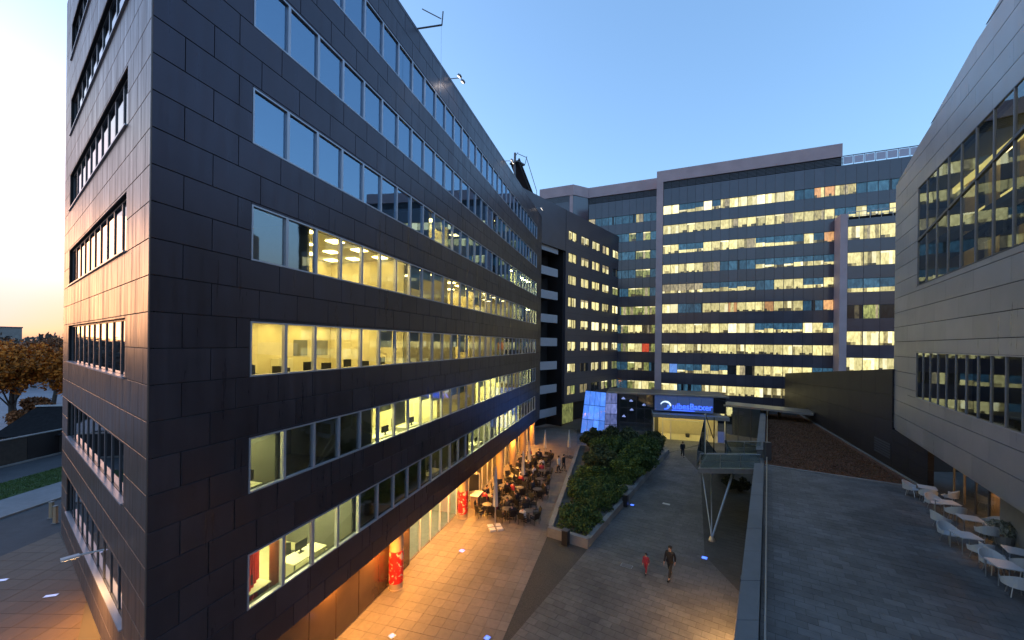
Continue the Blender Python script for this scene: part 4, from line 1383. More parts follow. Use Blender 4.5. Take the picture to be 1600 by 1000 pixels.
# dark wall behind the sedum
dw = thing('dark_wall', 'tall dark panelled wall behind the red sedum bed', 'wall', (0, 0, 0))
Dp = [Vector((42.1, 61.1)), Vector((28.5, 29.8)), Vector((26.62, 25.4))]
for a, b_, za, zb in ((Dp[0], Dp[1], 9.07, 11.55), (Dp[1], Dp[2], 7.02, 7.02)):
    n = 12 if za > 8 else 2
    for i in range(n):
        for j in range(4):
            f0, f1 = i / n, (i + 1) / n
            p, q = a.lerp(b_, f0), a.lerp(b_, f1)
            t0, t1 = za + (zb - za) * f0, za + (zb - za) * f1
            d = (q - p).normalized(); nn = Vector((-d.y, d.x)) * .3
            p2, q2 = p + d * .008, q - d * .008
            z00, z01 = TZ - .3 + (t0 - TZ + .3) * j / 4 + .008, TZ - .3 + (t0 - TZ + .3) * (j + 1) / 4 - .008
            z10, z11 = TZ - .3 + (t1 - TZ + .3) * j / 4 + .008, TZ - .3 + (t1 - TZ + .3) * (j + 1) / 4 - .008
            m_ = MB()
            P_ = [p2, q2, q2 + nn, p2 + nn]
            zl, zh = [z00, z10, z10, z00], [z01, z11, z11, z01]
            m_._raw([(*v_, z_) for v_, z_ in zip(P_, zl)] + [(*v_, z_) for v_, z_ in zip(P_, zh)], [(0, 1, 5, 4), (1, 2, 6, 5), (2, 3, 7, 6), (3, 0, 4, 7), (4, 5, 6, 7), (3, 2, 1, 0)])
            m_.build('panel', M['darkwall'], dw)
b = MB(); b.prism([(42.1, 61.2), (42.3, 61.6), (60, 55), (60, 30), (29.5, 30.5)], 3.4, [9.0, 9.0, 9.0, 11.4, 11.4]); b.build('wall_body', M['darkwall'], dw)
v = MB()
g0, g1 = Dp[1].lerp(Dp[2], -.15), Dp[1].lerp(Dp[2], .55)
# ventilation grille low on the wall
pp = Dp[0].lerp(Dp[1], .915); qq = Dp[0].lerp(Dp[1], .995)
d = (qq - pp).normalized(); nn = Vector((d.y, -d.x)) * .03
for i in range(6):
    z0 = TZ + .75 + i * .2
    v._raw([(*(pp + nn * s_), z0 + h_) for s_ in (0, 1) for h_ in (0, .13)] + [(*(qq + nn * s_), z0 + h_) for s_ in (0, 1) for h_ in (0, .13)],
           [(2, 3, 7, 6), (1, 5, 7, 3), (0, 2, 6, 4), (0, 1, 3, 2), (4, 6, 7, 5)])
v.build('vent_grille', M['greyframe'], dw)
# parapet with coping slabs and a rail
pw = thing('parapet_wall', 'long grey parapet wall with a flat stone coping along the terrace edge', 'wall', (0, 0, 0))
def rbox(o0, o1, y0, y1, z0, z1, name, m, parent):
    b = MB(); b.prism(ccw([rp(o0, y0), rp(o0, y1), rp(o1, y1), rp(o1, y0)]), z0, z1)
    return b.build(name, m, parent)
PZ = 4.65
for y0, y1 in ((4, 28.9), (32.6, 53.6)):
    rbox(-.82, -.24, y0, y1, -.3, PZ - .09, 'wall_body', M['concrete'], pw)
    n = round((y1 - y0) / 2.05)
    for i in range(n):
        a, b_ = y0 + (y1 - y0) * i / n, y0 + (y1 - y0) * (i + 1) / n
        rbox(-.88, -.18, a + .01, b_ - .01, PZ - .085, PZ + random.uniform(-.003, .003), 'coping_slab', M['coping'], pw)
rbox(-.82, -.24, 28.9, 32.6, -.3, TZ - .02, 'wall_body', M['concrete'], pw)
rl = thing('handrail', 'thin steel handrail running along the inside of the parapet', 'handrail', (0, 0, 0))
for y0, y1 in ((4, 29.0), (32.5, 53.6)):
    p, q = rp(.02, y0), rp(.02, y1)
    MB().tube((*p, 5.05), (*q, 5.05), .03).build('rail', M['steel'], rl)
    MB().tube((*p, 4.55), (*q, 4.55), .015).build('rail', M['steel'], rl)
    n = int((y1 - y0) / 1.9)
    for i in range(n + 1):
        c = rp(.02, y0 + (y1 - y0) * i / n)
        MB().tube((*c, TZ), (*c, 5.05), .018, n=6).build('post', M['steel'], rl)
b = MB(); c = rp(.05, 31.9); b.box(c[0] - .22, c[0] + .22, c[1] - .18, c[1] + .18, TZ, TZ + 1.45)
tag(b.build('control_cabinet', M['greyframe']), 'small grey cabinet standing by the handrail at the bridge gap', 'cabinet')
# lamp on the court side of the parapet that warms the walkway
p = rp(-.93, 17.2)
t = thing('wall_lamp', 'small warm wall lamp low on the court side of the parapet', 'lamp', (p[0], p[1], 3.0), math.pi / 2 - AR)
MB().box(-.14, .14, -.02, .12, -.1, .1).build('housing', M['greyframe'], t)
MB().box(-.11, .11, .02, .10, -.115, -.102).build('lens', M['lampwarm'], t)
lamp('AREA', (p[0] - .15, p[1], 2.82), 44 * LAMP * 8, (1.0, .52, .16), .2)

# glazed ground floor of the right block behind the chairs
tg = thing('cafe_glazing', 'glazed doors with warm light behind the white chairs under the right block', 'glazed front', (0, 0, 0))
def rg(off, y): return rp(off, y)
ys = [24.6, 23.3, 22.0, 20.7, 19.4, 18.1, 16.8, 15.5, 14.2, 12.9]
for i, y in enumerate(ys):
    p = rg(11.6, y)
    MB().tube((*p, TZ), (*p, RB0 - .13), .05, n=4).build('mullion', M['column'] if i < 2 else M['greyframe'], tg)
    if i + 1 < len(ys) and i != 4 and i != 5:
        q = rg(11.6, ys[i + 1])
        b = MB(); b.face([(*p, TZ), (*q, TZ), (*q, RB0 - .13), (*p, RB0 - .13)]); b.build('pane', M['glass_clear'], tg)
b = MB(); b.prism(ccw([rg(11.45, 19.5), rg(11.45, 16.6), rg(11.9, 16.6), rg(11.9, 19.5)]), TZ, RB0 - .13); b.build('wall', M['concrete'], tg)
b = MB(); b.prism(ccw([rg(16, 12), rg(16, 26), rg(16.2, 26), rg(16.2, 12)]), TZ, RB0 - .13); b.build('back_wall', M['room_dark'], tg)
p = rg(12.6, 21.4)
b = MB(); b.lathe([(.35, 0), (.35, 3.0)], (p[0], p[1], TZ), 16); b.build('column', M['column'], tg)
p = rg(12.1, 21.0)
lamp('POINT', (p[0], p[1], 6.4), 5 * LAMP * 8, (1.0, .45, .12), .15)
p = rg(13.6, 23.3)
lamp('POINT', (p[0], p[1], 6.6), 3 * LAMP * 8, (1.0, .75, .4), .15)
b = MB(); b.lathe([(.05, 0), (.14, .02), (.14, .12), (.05, .14)], (*rg(12.1, 21.0), 6.6), 12); b.build('pendant_lamp', M['lampwarm'], tg)

# ------------------------------------------------------------------ bridge and stair at the parapet
br = thing('footbridge', 'small glazed footbridge on slanting struts joining the parapet', 'footbridge', (0, 0, 0))
rbox(-5.1, -.22, 29.6, 34.0, 3.62, 3.98, 'deck', M['concrete'], br)
rbox(-4.9, -.22, 29.9, 33.7, 3.982, 4.0, 'deck_paving', M['walk'], br)
ft = Vector((13.6, 26.8, 0))
for q, r_ in ((Vector((*rp(-2.5, 30.4), 3.65)), .10), (Vector((*rp(-4.9, 30.2), 3.65)), .05), (Vector((*rp(-4.7, 33.6), 3.65)), .05)):
    MB().tube(tuple(ft + Vector((0, 0, .15))), tuple(q), r_ * .7, r_, 10).build('strut', M['steel'], br)
MB().lathe([(.22, 0), (.2, .1), (.1, .3)], tuple(ft), 12).build('strut_foot', M['steel'], br)
def rpane(o0, y0, o1, y1, z0, z1, z2=None, z3=None, name='balustrade_glass'):
    p, q = rp(o0, y0), rp(o1, y1)
    z2 = z0 if z2 is None else z2
    z3 = z1 if z3 is None else z3
    d = (Vector(q) - Vector(p)).normalized(); nn = Vector((-d.y, d.x)) * .008
    b = MB()
    b._raw([(p[0] - nn.x, p[1] - nn.y, z0), (q[0] - nn.x, q[1] - nn.y, z2), (q[0] - nn.x, q[1] - nn.y, z3), (p[0] - nn.x, p[1] - nn.y, z1),
            (p[0] + nn.x, p[1] + nn.y, z0), (q[0] + nn.x, q[1] + nn.y, z2), (q[0] + nn.x, q[1] + nn.y, z3), (p[0] + nn.x, p[1] + nn.y, z1)],
           [(0, 1, 2, 3), (4, 7, 6, 5), (3, 2, 6, 7), (0, 4, 5, 1), (0, 3, 7, 4), (1, 5, 6, 2)])
    return b.build(name, M['glass_green'], br)
for i in range(3):
    o0, o1 = -4.95 + i * 1.5, -3.5 + i * 1.5
    rpane(o0, 29.75, o1, 29.75, 4.0, 5.0)
    rpane(max(o0, -3.4), 33.85, max(o1, -3.3), 33.85, 4.0, 5.0)
for o_, y_ in ((-4.97, 29.75), (-3.47, 29.75), (-1.97, 29.75), (-.5, 29.75), (-3.4, 33.85), (-1.9, 33.85), (-.5, 33.85)):
    c = rp(o_, y_); MB().tube((*c, 3.98), (*c, 5.05), .025, n=6).build('post', M['steel'], br)
for y_ in (29.75, 33.85):
    p, q = rp(-4.97 if y_ < 30 else -3.4, y_), rp(-.45, y_)
    MB().tube((*p, 5.03), (*q, 5.03), .025).build('handrail', M['steel'], br)
    MB().tube((*p, 4.5), (*q, 4.5), .012).build('handrail', M['steel'], br)
# stair going down and away from the deck, with raking glass
NS = 22
for i in range(NS):
    y0 = 34.0 + i * .42
    z = 3.9 - (i + 1) * 3.9 / (NS + 1)
    rbox(-5.1, -3.6, y0, y0 + .44, z - .12, z, 'stair_step', M['concrete'], br)
for o_ in (-5.15, -3.55):
    rpane(o_, 33.9, o_, 43.2, 3.7, 5.0, 0.1, 1.1)
    p, q = rp(o_, 33.9), rp(o_, 43.2)
    MB().tube((*p, 5.05), (*q, 1.15), .05).build('handrail', M['black'], br)
    MB().tube((*p, 3.75), (*q, 0.1), .07).build('stringer', M['greyframe'], br)
rpane(-5.25, 30.0, -5.25, 33.8, 4.0, 5.1, 4.0, 7.3, 'glass_fin')
c = rp(-5.25, 33.86); MB().tube((*c, 3.9), (*c, 7.35), .05, n=6).build('post', M['offwhite'], br)
c0, c1 = rp(-5.25, 33.86), rp(-5.2, 38.5); MB().tube((*c0, 7.3), (*c1, 4.2), .04).build('brace', M['black'], br)
c = rp(-4.6, 34.6); MB().tube((*c, 3.4), (*c, 6.9), .045, n=6).build('post', M['black'], br)

# ------------------------------------------------------------------ entrance hall in front of the tower
EO = Vector((20.0, 56.0))
EXD = Vector((0.961, -0.277))
en = thing('entrance_hall', 'glazed entrance hall with a blue lit sign and yellow doorway', 'entrance hall', (EO.x, EO.y, 0), math.atan2(EXD.y, EXD.x))
ET = 6.3
MB().box(-6.3, 9.4, .3, 6, ET - .3, ET).build('roof', M['greyframe'], en)
MB().box(-6.4, 9.5, -.25, .3, ET - .16, ET + .04).build('roof_edge', M['steel'], en)
# dark glass left part
for i in range(4):
    x = -4.6 + i * 1.15
    for j in range(3):
        b = MB(); b.face([(x + .03, 0, .05 + j * 2.05), (x + 1.12, 0, .05 + j * 2.05), (x + 1.12, 0, 2.05 + j * 2.05), (x + .03, 0, 2.05 + j * 2.05)]); b.build('pane', M['glass'], en)
    MB().box(x - .03, x + .03, -.04, .08, 0, ET - .16).build('mullion', M['greyframe'], en)
for z in (2.06, 4.11):
    MB().box(-4.6, 0, -.03, .06, z - .03, z + .03).build('transom', M['greyframe'], en)
# potted leaves and lamps behind the dark glass
lh = MB()
for x, z in ((-4.1, 5.2), (-3.0, 4.9), (-4.0, 2.6), (-2.9, 3.6), (-1.2, 4.4)):
    lh.lathe([(.05, .25), (.28, 0), (.26, -.03)], (x, 1.4, z), 10)
lh.build('pendant_lamp', M['ledpale'], en)
MB().box(-6, 9, 4.6, 4.8, 0, ET - .3).build('back_wall', M['room_dark'], en)
# leaning glass, sky reflection given as blue glow, with a facetted return
bl = MB()
A_, B_, C_, D_ = (-10.1, -.15, 0.05), (-6.7, -.6, 0.05), (-6.5, -.25, ET - .1), (-9.5, .35, ET)
def lerp3(p, q, f): return tuple(a + (b - a) * f for a, b in zip(p, q))
for i in range(4):
    for j in range(3):
        f0, f1, g0, g1 = i / 4 + .006, (i + 1) / 4 - .006, j / 3 + .006, (j + 1) / 3 - .006
        q = [lerp3(lerp3(A_, B_, f), lerp3(D_, C_, f), g) for f, g in ((f0, g0), (f1, g0), (f1, g1), (f0, g1))]
        b = MB(); b.face(q); b.build('lantern_pane', M['bluelantern'], en)
b = MB()
b.face([A_, D_, (D_[0], 3, D_[2]), (A_[0], 3, 0)]); b.face([tuple(v_ + o_ for v_, o_ in zip(p, (0, .5, 0))) for p in (A_, B_, C_, D_)])
b.build('lantern_backing', M['glass_dark'], en)
E_, F_ = (-4.95, .0, 0.05), (-4.95, .05, ET - .1)
for i in range(2):
    for j in range(4):
        f0, f1, g0, g1 = i / 2 + .01, (i + 1) / 2 - .01, j / 4 + .006, (j + 1) / 4 - .006
        q = [lerp3(lerp3(B_, E_, f), lerp3(C_, F_, f), g) for f, g in ((f0, g0), (f1, g0), (f1, g1), (f0, g1))]
        b = MB(); b.face(q); b.build('lantern_return', M['lavender'], en)
# sign fascia
for i in range(6):
    MB().bbox(.15 + i * 1.5, 1.62 + i * 1.5, -.12, -.02, 4.0, ET - .2, .01).build('fascia_panel', M['signpanel'] if i < 5 else M['glass_dark'], en)
MB().box(-.2, 9.3, -1.6, .1, 3.3, 3.75).build('canopy', M['alu'], en)
fc = bpy.data.curves.new('sign_text', 'FONT')
fc.body = 'uibesBatxer'
fc.size = 1.15
fc.extrude = 0.03
fc.materials.append(M['signblue'])
fo = bpy.data.objects.new('text_source', fc)
me_ = bpy.data.meshes.new_from_object(fo)
bpy.data.objects.remove(fo)
if not me_.materials: me_.materials.append(M['signblue'])
fo = put('sign_lettering', me_, en)
fo.location = (2.45, -.18, 4.35)
fo.rotation_euler = (R(90), 0, 0)
fo.scale = (0.92, 1, 1)
MB().box(2.4, 5.3, -.16, -.13, 4.12, 4.20).build('sign_underline', M['signblue'], en)
sw = MB()
for i in range(10):
    a0, a1 = R(165 - i * 17), R(165 - (i + 1) * 17)
    w0, w1 = .10 + .028 * i, .10 + .028 * (i + 1)
    if i > 5: w0, w1 = .24 - .02 * (i - 6), .24 - .02 * (i - 5)
    P = [(1.6 + r_ * math.cos(a), -.17, 4.75 + .9 * r_ * math.sin(a)) for r_, a in ((.72 - w0, a0), (.72, a0), (.72, a1), (.72 - w1, a1))]
    sw.face(P)
sw.build('sign_emblem', M['signwhite'], en)
sw = MB()
for i in range(8):
    a0, a1 = R(15 - i * 14), R(15 - (i + 1) * 14)
    P = [(1.6 + r_ * math.cos(a) - .12, -.16, 4.72 + .8 * r_ * math.sin(a)) for r_, a in ((.35 + .02 * i, a0), (.66, a0), (.66, a1), (.35 + .02 * (i + 1), a1))]
    sw.face(P)
sw.build('sign_emblem', M['signblue'], en)
# lit doorway
for x in (0.05, 1.25, 2.3, 7.0, 8.0, 9.1):
    MB().box(x - .06, x + .06, -.05, .1, 0, 3.3).build('door_post', M['offwhite'], en)
for i in range(4):
    x = 2.36 + i * 1.15
    b = MB(); b.face([(x, .05, .05), (x + 1.12, .05, .05), (x + 1.12, .05, 2.7), (x, .05, 2.7)]); b.build('door', M['glass_clear'], en)
MB().box(1.2, 7.1, -.04, .1, 2.7, 2.8).build('door_header', M['offwhite'], en)
b = MB()
for x in (0.7, 2.0, 3.6, 5.2, 6.8, 8.4):
    for y in (-1.0, 1.6, 3.2):
        b.box(x - .3, x + .3, y - .2, y + .2, 3.26, 3.295)
b.build('foyer_light', M['foyer'], en)
MB().box(0, 9.2, .2, 4.6, 3.3, 3.4).build('foyer_ceiling', M['offwhite'], en)
MB().box(0, 9.2, .2, 4.6, 0, .02).build('foyer_floor', M['room'], en)
b = MB(); b.box(.1, .2, .2, 4.5, 0, 3.3); b.box(1.0, 9.1, 4.4, 4.55, 0.03, 3.25); b.build('foyer_wall', M['room'], en)
b = MB(); b.lathe([(.25, .02), (.3, .5), (.2, .55)], (4.8, 2.4, 0), 12); b.build('plant_pot', M['black'], en)
MB().box(8.2, 9.0, -.12, -.06, .1, 1.6).build('info_panel', M['signpanel'], en)
# right wing of the hall under a thin canopy
rw0 = Vector((29.0, 54.6)); rw1 = Vector((34.6, 49.3))
b = MB(); d = (rw1 - rw0).normalized(); nn = Vector((-d.y, d.x))
cp = thing('side_canopy', 'thin pale canopy running from the entrance hall to the parapet end', 'canopy', (0, 0, 0))
pts = [rw0 - nn * 1.2, rw1 - nn * 1.2 + d * 2.4, rw1 + nn * 2.2 + d * 2.4, rw0 + nn * 2.2]
MB().prism(ccw([tuple(p) for p in pts]), 5.05, 5.3).build('roof_slab', M['steel'], cp)
q0, q1 = rw0 + nn * 1.2, rw1 + nn * 1.2
for i in range(5):
    p, q = q0.lerp(q1, i / 5 + .01), q0.lerp(q1, (i + 1) / 5 - .01)
    b = MB(); b.face([(*p, .9), (*q, .9), (*q, 5.0), (*p, 5.0)]); b.build('pane', M['glass_clear'], cp)
    MB().tube((*p, 0), (*p, 5.05), .05, n=4).build('post', M['greyframe'], cp)
MB().prism(ccw([tuple(q0), tuple(q1), tuple(q1 + nn * .25), tuple(q0 + nn * .25)]), 0, .88).build('plinth', M['concrete'], cp)
w0, w1 = q0 + nn * 3.4, q1 + nn * 3.4
MB().prism(ccw([tuple(w0), tuple(w1), tuple(w1 + nn * .2), tuple(w0 + nn * .2)]), 0, 5.0).build('back_wall', M['room_dark'], cp)
for f in (.62, .80):
    c = q0.lerp(q1, f) + nn * 1.0
    MB().lathe([(.22, 0), (.22, 5.0)], (c.x, c.y, 0), 12).build('column', M['column'], cp)
c = q0.lerp(q1, .7) + nn * .45
lamp('POINT', (c.x, c.y, 1.2), 12 * LAMP * 8, (1, .45, .18), .15)

# ------------------------------------------------------------------ planter with shrubs
pl = thing('planter', 'long wedge planter with pale stone kerb between plaza and walkway', 'planter', (0, 0, 0))
PP = [Vector((2.55, 27.1)), Vector((5.0, 25.5)), Vector((19.2, 48.4)), Vector((8.5, 50.2))]
cen = sum(PP, Vector((0, 0))) / 4
for i in range(4):
    a, b_ = PP[i], PP[(i + 1) % 4]
    d = (b_ - a).normalized(); nn = Vector((-d.y, d.x)) * .34
    L_ = (b_ - a).length
    n = max(1, round(L_ / 2.2))
    h = .62 if i in (0, 3) else .50
    for k in range(n):
        p, q = a + d * (L_ * k / n + .006 + (.34 if k == 0 and i % 2 else 0)), a + d * (L_ * (k + 1) / n - .006 - (.34 if k == n - 1 and i % 2 else 0))
        MB().prism(ccw([tuple(p), tuple(q), tuple(q + nn), tuple(p + nn)]), -.02, h + random.uniform(-.004, .004)).build('kerb_stone', M['concrete'], pl)
MB().prism(ccw([tuple(p + (cen - p).normalized() * .4) for p in PP]), -.02, .40).build('soil', M['soil'], pl)

def leaf_crown(name, clumps, leaf, per, m, parent=None, flat=0.6):
    """many small leaf faces gathered in clumps; gaps stay between the clumps"""
    c = np.array([k[:3] for k in clumps]); r = np.array([k[3] for k in clumps])
    n = len(clumps) * per
    idx = np.repeat(np.arange(len(clumps)), per)
    d = RNG.normal(size=(n, 3)); d /= np.linalg.norm(d, axis=1)[:, None]
    rad = r[idx] * (0.55 + 0.5 * RNG.random(n))
    pos = c[idx] + d * rad[:, None] * np.array([1, 1, .8])
    t = RNG.normal(size=(n, 3)); t += 0.4 * d; t /= np.linalg.norm(t, axis=1)[:, None]
    s = np.cross(t, RNG.normal(size=(n, 3))); s /= np.linalg.norm(s, axis=1)[:, None]
    l = leaf * (0.6 + 0.8 * RNG.random(n))[:, None]
    v = np.stack([pos - t * l, pos + s * l * .5, pos + t * l, pos - s * l * .5], axis=1).reshape(-1, 3)
    me = bpy.data.meshes.new(name)
    me.vertices.add(4 * n); me.vertices.foreach_set('co', v.ravel())
    me.loops.add(4 * n); me.loops.foreach_set('vertex_index', np.arange(4 * n))
    me.polygons.add(n); me.polygons.foreach_set('loop_start', np.arange(0, 4 * n, 4))
    me.materials.append(m)
    me.update(); me.validate()
    return put(name, me, parent)

def tree(name, label, cat, x, y, h, w, trunk_h, m, leaf=0.12, per=260, nc=26, group=None, z=0.0, lean=0.0, conifer=False):
    t = thing(name, label, cat, (x, y, z), random.uniform(0, 6.28), group)
    b = MB()
    tips = []
    r0 = 0.03 * h
    pts = [Vector((0, 0, 0))]
    for i in range(4):
        pts.append(Vector((random.uniform(-.03, .03) * h + lean * i, random.uniform(-.03, .03) * h, (i + 1) / 4 * h * .75)))
    for i in range(4):
        b.tube(pts[i], pts[i + 1], r0 * (1 - .2 * i), r0 * (1 - .2 * (i + 1)), 7)
    clumps = []
    for i in range(nc):
        if conifer:
            f = random.random() ** .7
            zz = trunk_h + (h - trunk_h) * (1 - f)
            rr = w / 2 * f
            a = random.uniform(0, 6.28)
            clumps.append((rr * math.cos(a) * random.uniform(.3, 1), rr * math.sin(a) * random.uniform(.3, 1), zz, w * .14 * (0.4 + f)))
        else:
            while True:
                q = Vector((random.uniform(-1, 1), random.uniform(-1, 1), random.uniform(-1, 1)))
                if .25 < q.length < 1: break
            zz = (trunk_h + h) / 2 + q.z * (h - trunk_h) * .46
            clumps.append((q.x * w * .40, q.y * w * .40, zz, w * random.uniform(.12, .2)))
        if i % 3 == 0:
            c = Vector(clumps[-1][:3])
            st = pts[min(4, max(1, int(c.z / h * 4)))]
            b.tube(st * .9, c, r0 * .28, r0 * .08, 5)
    b.build('trunk', M['bark'], t)
    leaf_crown('crown', clumps, leaf, per, m, t)
    return t

SH = [(10.9, 37.6, 2.1, 3.2), (8.9, 40.0, 2.4, 3.6), (12.6, 39.8, 2.6, 3.8), (10.8, 43.0, 2.9, 4.2), (14.4, 43.0, 2.6, 4.0), (12.8, 46.6, 3.0, 4.2), (16.4, 46.4, 2.5, 3.4), (9.8, 47.4, 2.5, 3.2), (8.1, 36.8, 1.3, 2.4)]
pos_txt = ['in front of the group, wide and low', 'by the café side kerb of the planter', 'in the middle of the planter above the walkway', 'in the middle of the planter with the highest dome', 'by the walkway kerb halfway along',
           'near the entrance hall, the tallest', 'at the far tip by the walkway', 'at the far tip by the plaza', 'at the plaza kerb where the ground cover starts, smallest']
for (x, y, h, w), tx in zip(SH, pos_txt):
    tree('shrub', 'dense green shrub ' + tx, 'shrub', x, y, h, w, .3, M[('leaf_green', 'leaf_bright', 'leaf_olive')[int(x * 10) % 3]], leaf=(0.13, .10, .15)[int(x * 10) % 3], per=300, nc=24, group='shrubs in the wedge planter', z=.4)
# ground cover in the front of the planter
cl = []
gp = [(3.3, 27.4), (5.0, 26.4), (11.6, 37.0), (6.6, 38.5)]
for i in range(170):
    while True:
        x, y = random.uniform(3, 12), random.uniform(26.3, 38.5)
        g = ccw(gp)
        if all((g[(k + 1) % 4][0] - g[k][0]) * (y - g[k][1]) - (g[(k + 1) % 4][1] - g[k][1]) * (x - g[k][0]) > 0 for k in range(4)): break
    cl.append((x, y, .55 + .35 * (y - 26) / 10 + random.uniform(-.1, .25), random.uniform(.3, .6)))
tag(leaf_crown('ground_cover', cl, .09, 190, M['leaf_cover']), kind='stuff')
b = MB()
for p, s_ in (((11.0, 36.0), .5), ((11.5, 36.9), .35)):
    pass
rk_ = MB(); rk_.lathe([(.5, 0), (.62, .25), (.5, .5), (.2, .62)], n=9)
o = rk_.build('boulder', M['concrete'], None, (10.2, 35.0, .35)); o.scale = (1.2, .8, .7)
tag(o, 'low grey boulder in the planter by the walkway kerb', 'boulder')

# bollards and bins near the planter
def bin_(x, y, label):
    t = thing('litter_bin', label, 'litter bin', (x, y, 0), -AR, 'black litter bins by the planter')
    MB().box(-.2, .2, -.2, .2, .05, .95).build('body', M['black'], t)
    MB().box(-.22, .22, -.22, .22, .951, 1.0).build('lid', M['greyframe'], t)
    MB().box(-.12, .12, -.12, .12, 0, .05).build('foot', M['black'], t)
bin_(3.65, 26.0, 'square black litter bin at the blunt front of the planter')
bin_(9.35, 32.3, 'square black litter bin on the walkway side of the planter')

# ------------------------------------------------------------------ café furniture
def cafe_chair():
    t = thing('cafe_chair', 'black woven café chair at the tables beside the dark office block', 'chair', (0, 0, 0), 0, 'black chairs outside the café')
    MB().box(-.24, .24, -.24, .22, .40, .46).build('seat', M['rattan'], t)
    b = MB(); b._raw([(-.24, .20, .44), (.24, .20, .44), (.24, .30, .92), (-.24, .30, .92), (-.24, .24, .44), (.24, .24, .44), (.24, .34, .92), (-.24, .34, .92)],
                     [(0, 1, 2, 3), (4, 7, 6, 5), (3, 2, 6, 7), (0, 3, 7, 4), (1, 5, 6, 2), (0, 4, 5, 1)]); b.build('backrest', M['rattan'], t)
    for sx in (-1, 1):
        b = MB(); b.tube((sx * .25, -.2, .64), (sx * .25, .26, .66), .025, n=5); b.tube((sx * .25, -.2, .45), (sx * .25, -.2, .64), .02, n=5); b.build('armrest', M['rattan'], t)
        for sy in (-.2, .2):
            b = MB(); b.tube((sx * .22, sy, .4), (sx * .24, sy * 1.1, 0), .018, n=5); b.build('leg', M['black'], t)
    return t
def cafe_table():
    t = thing('cafe_table', 'small round café table among the black chairs', 'table', (0, 0, 0), 0, 'round tables outside the café')
    MB().lathe([(.38, .71), (.40, .72), (.40, .74), (.38, .745)], n=16).build('table_top', M['greyframe'], t)
    b = MB(); b.tube((0, 0, .03), (0, 0, .71), .035); b.lathe([(.25, 0), (.24, .03), (.05, .05)], n=12); b.build('pedestal', M['black'], t)
    return t
c0, t0 = cafe_chair(), cafe_table()
SEATS = []
TAB, TROW, TNTH = [], [], []
for r_, (s, ds) in enumerate(((21.9, (-.9, -2.5, -4.1)), (24.1, (-.5, -2.0, -3.6)), (26.4, (-.9, -2.4, -3.8)), (28.9, (-1.0, -2.4, -3.6)), (31.4, (-.9, -2.2, -3.3)), (34.0, (-1.2, -2.7)), (36.6, (-1.3, -2.6)))):
    for n_, d in enumerate(ds):
        TAB.append((s + random.uniform(-.25, .25), d + random.uniform(-.2, .2)))
        TROW.append(r_); TNTH.append(n_)
NTH = 'first second third fourth fifth sixth seventh'.split()
for i, (s, d) in enumerate(TAB):
    x, y = pa(s, d)
    where = '%s from the building in the %s row' % (NTH[TNTH[i]], NTH[TROW[i]])
    lab_t, lab_c = 'round café table ' + where, 'black café chair at the table ' + where
    if i == 0:
        t0.location = (x, y, 0); t0['label'] = lab_t
    else: dup(t0, (x, y, 0), random.uniform(0, 6), lab_t)
    a0 = random.uniform(0, 6.28)
    nk = 5 if i % 3 else 6
    for k in range(nk):
        a = a0 + k * 6.2832 / nk + random.uniform(-.15, .15)
        r_ = random.uniform(.62, .8)
        l = (x + r_ * math.cos(a), y + r_ * math.sin(a), 0)
        rot = a - math.pi / 2 + random.uniform(-.2, .2)
        if i == 0 and k == 0:
            c0.location, c0.rotation_euler.z = l, rot; c0['label'] = lab_c
        else:
            dup(c0, l, rot, lab_c)
        if (i * 5 + k * 3) % 7 < 2 and len(SEATS) < 30:
            SEATS.append((l, rot, where))
# pale counters by the second column
def counter(s, d, label):
    x, y = pa(s, d)
    t = thing('cafe_counter', label, 'counter', (x, y, 0), math.pi / 2 - AA)
    MB().box(-.6, .6, -.35, .35, .95, 1.02).build('counter_top', M['offwhite'], t)
    MB().box(-.55, .55, -.3, .3, 0, .95).build('body', M['column'], t)
counter(23.2, .35, 'pale serving counter beside the second banner column')
# closed parasols with white base blocks
def parasol(s, d, h, label, base):
    x, y = pa(s, d)
    t = thing('parasol', label, 'parasol', (x, y, 0), random.uniform(0, 6), 'closed parasols outside the café')
    MB().tube((0, 0, .05), (0, 0, h), .035).build('pole', M['silver'], t)
    prof = [(.05, h * .34), (.16, h * .36), (.13, h * .55), (.10, h * .75), (.05, h * .97), (.02, h)]
    b = MB(); b.lathe(prof, n=10)
    b.v = [(x_ * (1 + .25 * math.cos(5 * math.atan2(y_, x_))), y_ * (1 + .25 * math.cos(5 * math.atan2(y_, x_))), z_) for x_, y_, z_ in b.v]
    b.build('canopy', M['canvas'], t)
    for a in range(4):
        MB().box(.06, .48, .06, .48, 0, .11).build('base_block', M['white'] if base else M['greyframe'], t, rot=(0, 0, a * math.pi / 2))
parasol(20.0, -2.3, 4.4, 'tall closed grey parasol on white base blocks in front of the café', True)
parasol(28.2, -2.2, 3.4, 'closed grey parasol among the middle café tables', False)
parasol(33.0, -1.6, 3.2, 'closed grey parasol among the far café tables', False)
parasol(38.4, -2.2, 3.2, 'closed grey parasol beyond the far café tables', False)
parasol(39.5, -4.8, 3.2, 'closed grey parasol at the outer far corner of the café', False)
x, y = pa(24.0, .9)
t = thing('menu_frame', 'tall dark framed menu stand near the second column', 'menu stand', (x, y, 0), .4)
b = MB(); b.tube((-.45, 0, 0), (-.45, 0, 2.3), .03, n=6); b.tube((.45, 0, 0), (.45, 0, 2.3), .03, n=6); b.tube((-.45, 0, 2.3), (.45, 0, 2.3), .03, n=6); b.build('frame', M['offwhite'], t)
MB().box(-.42, .42, -.015, .015, .9, 2.2).build('board', M['black'], t)

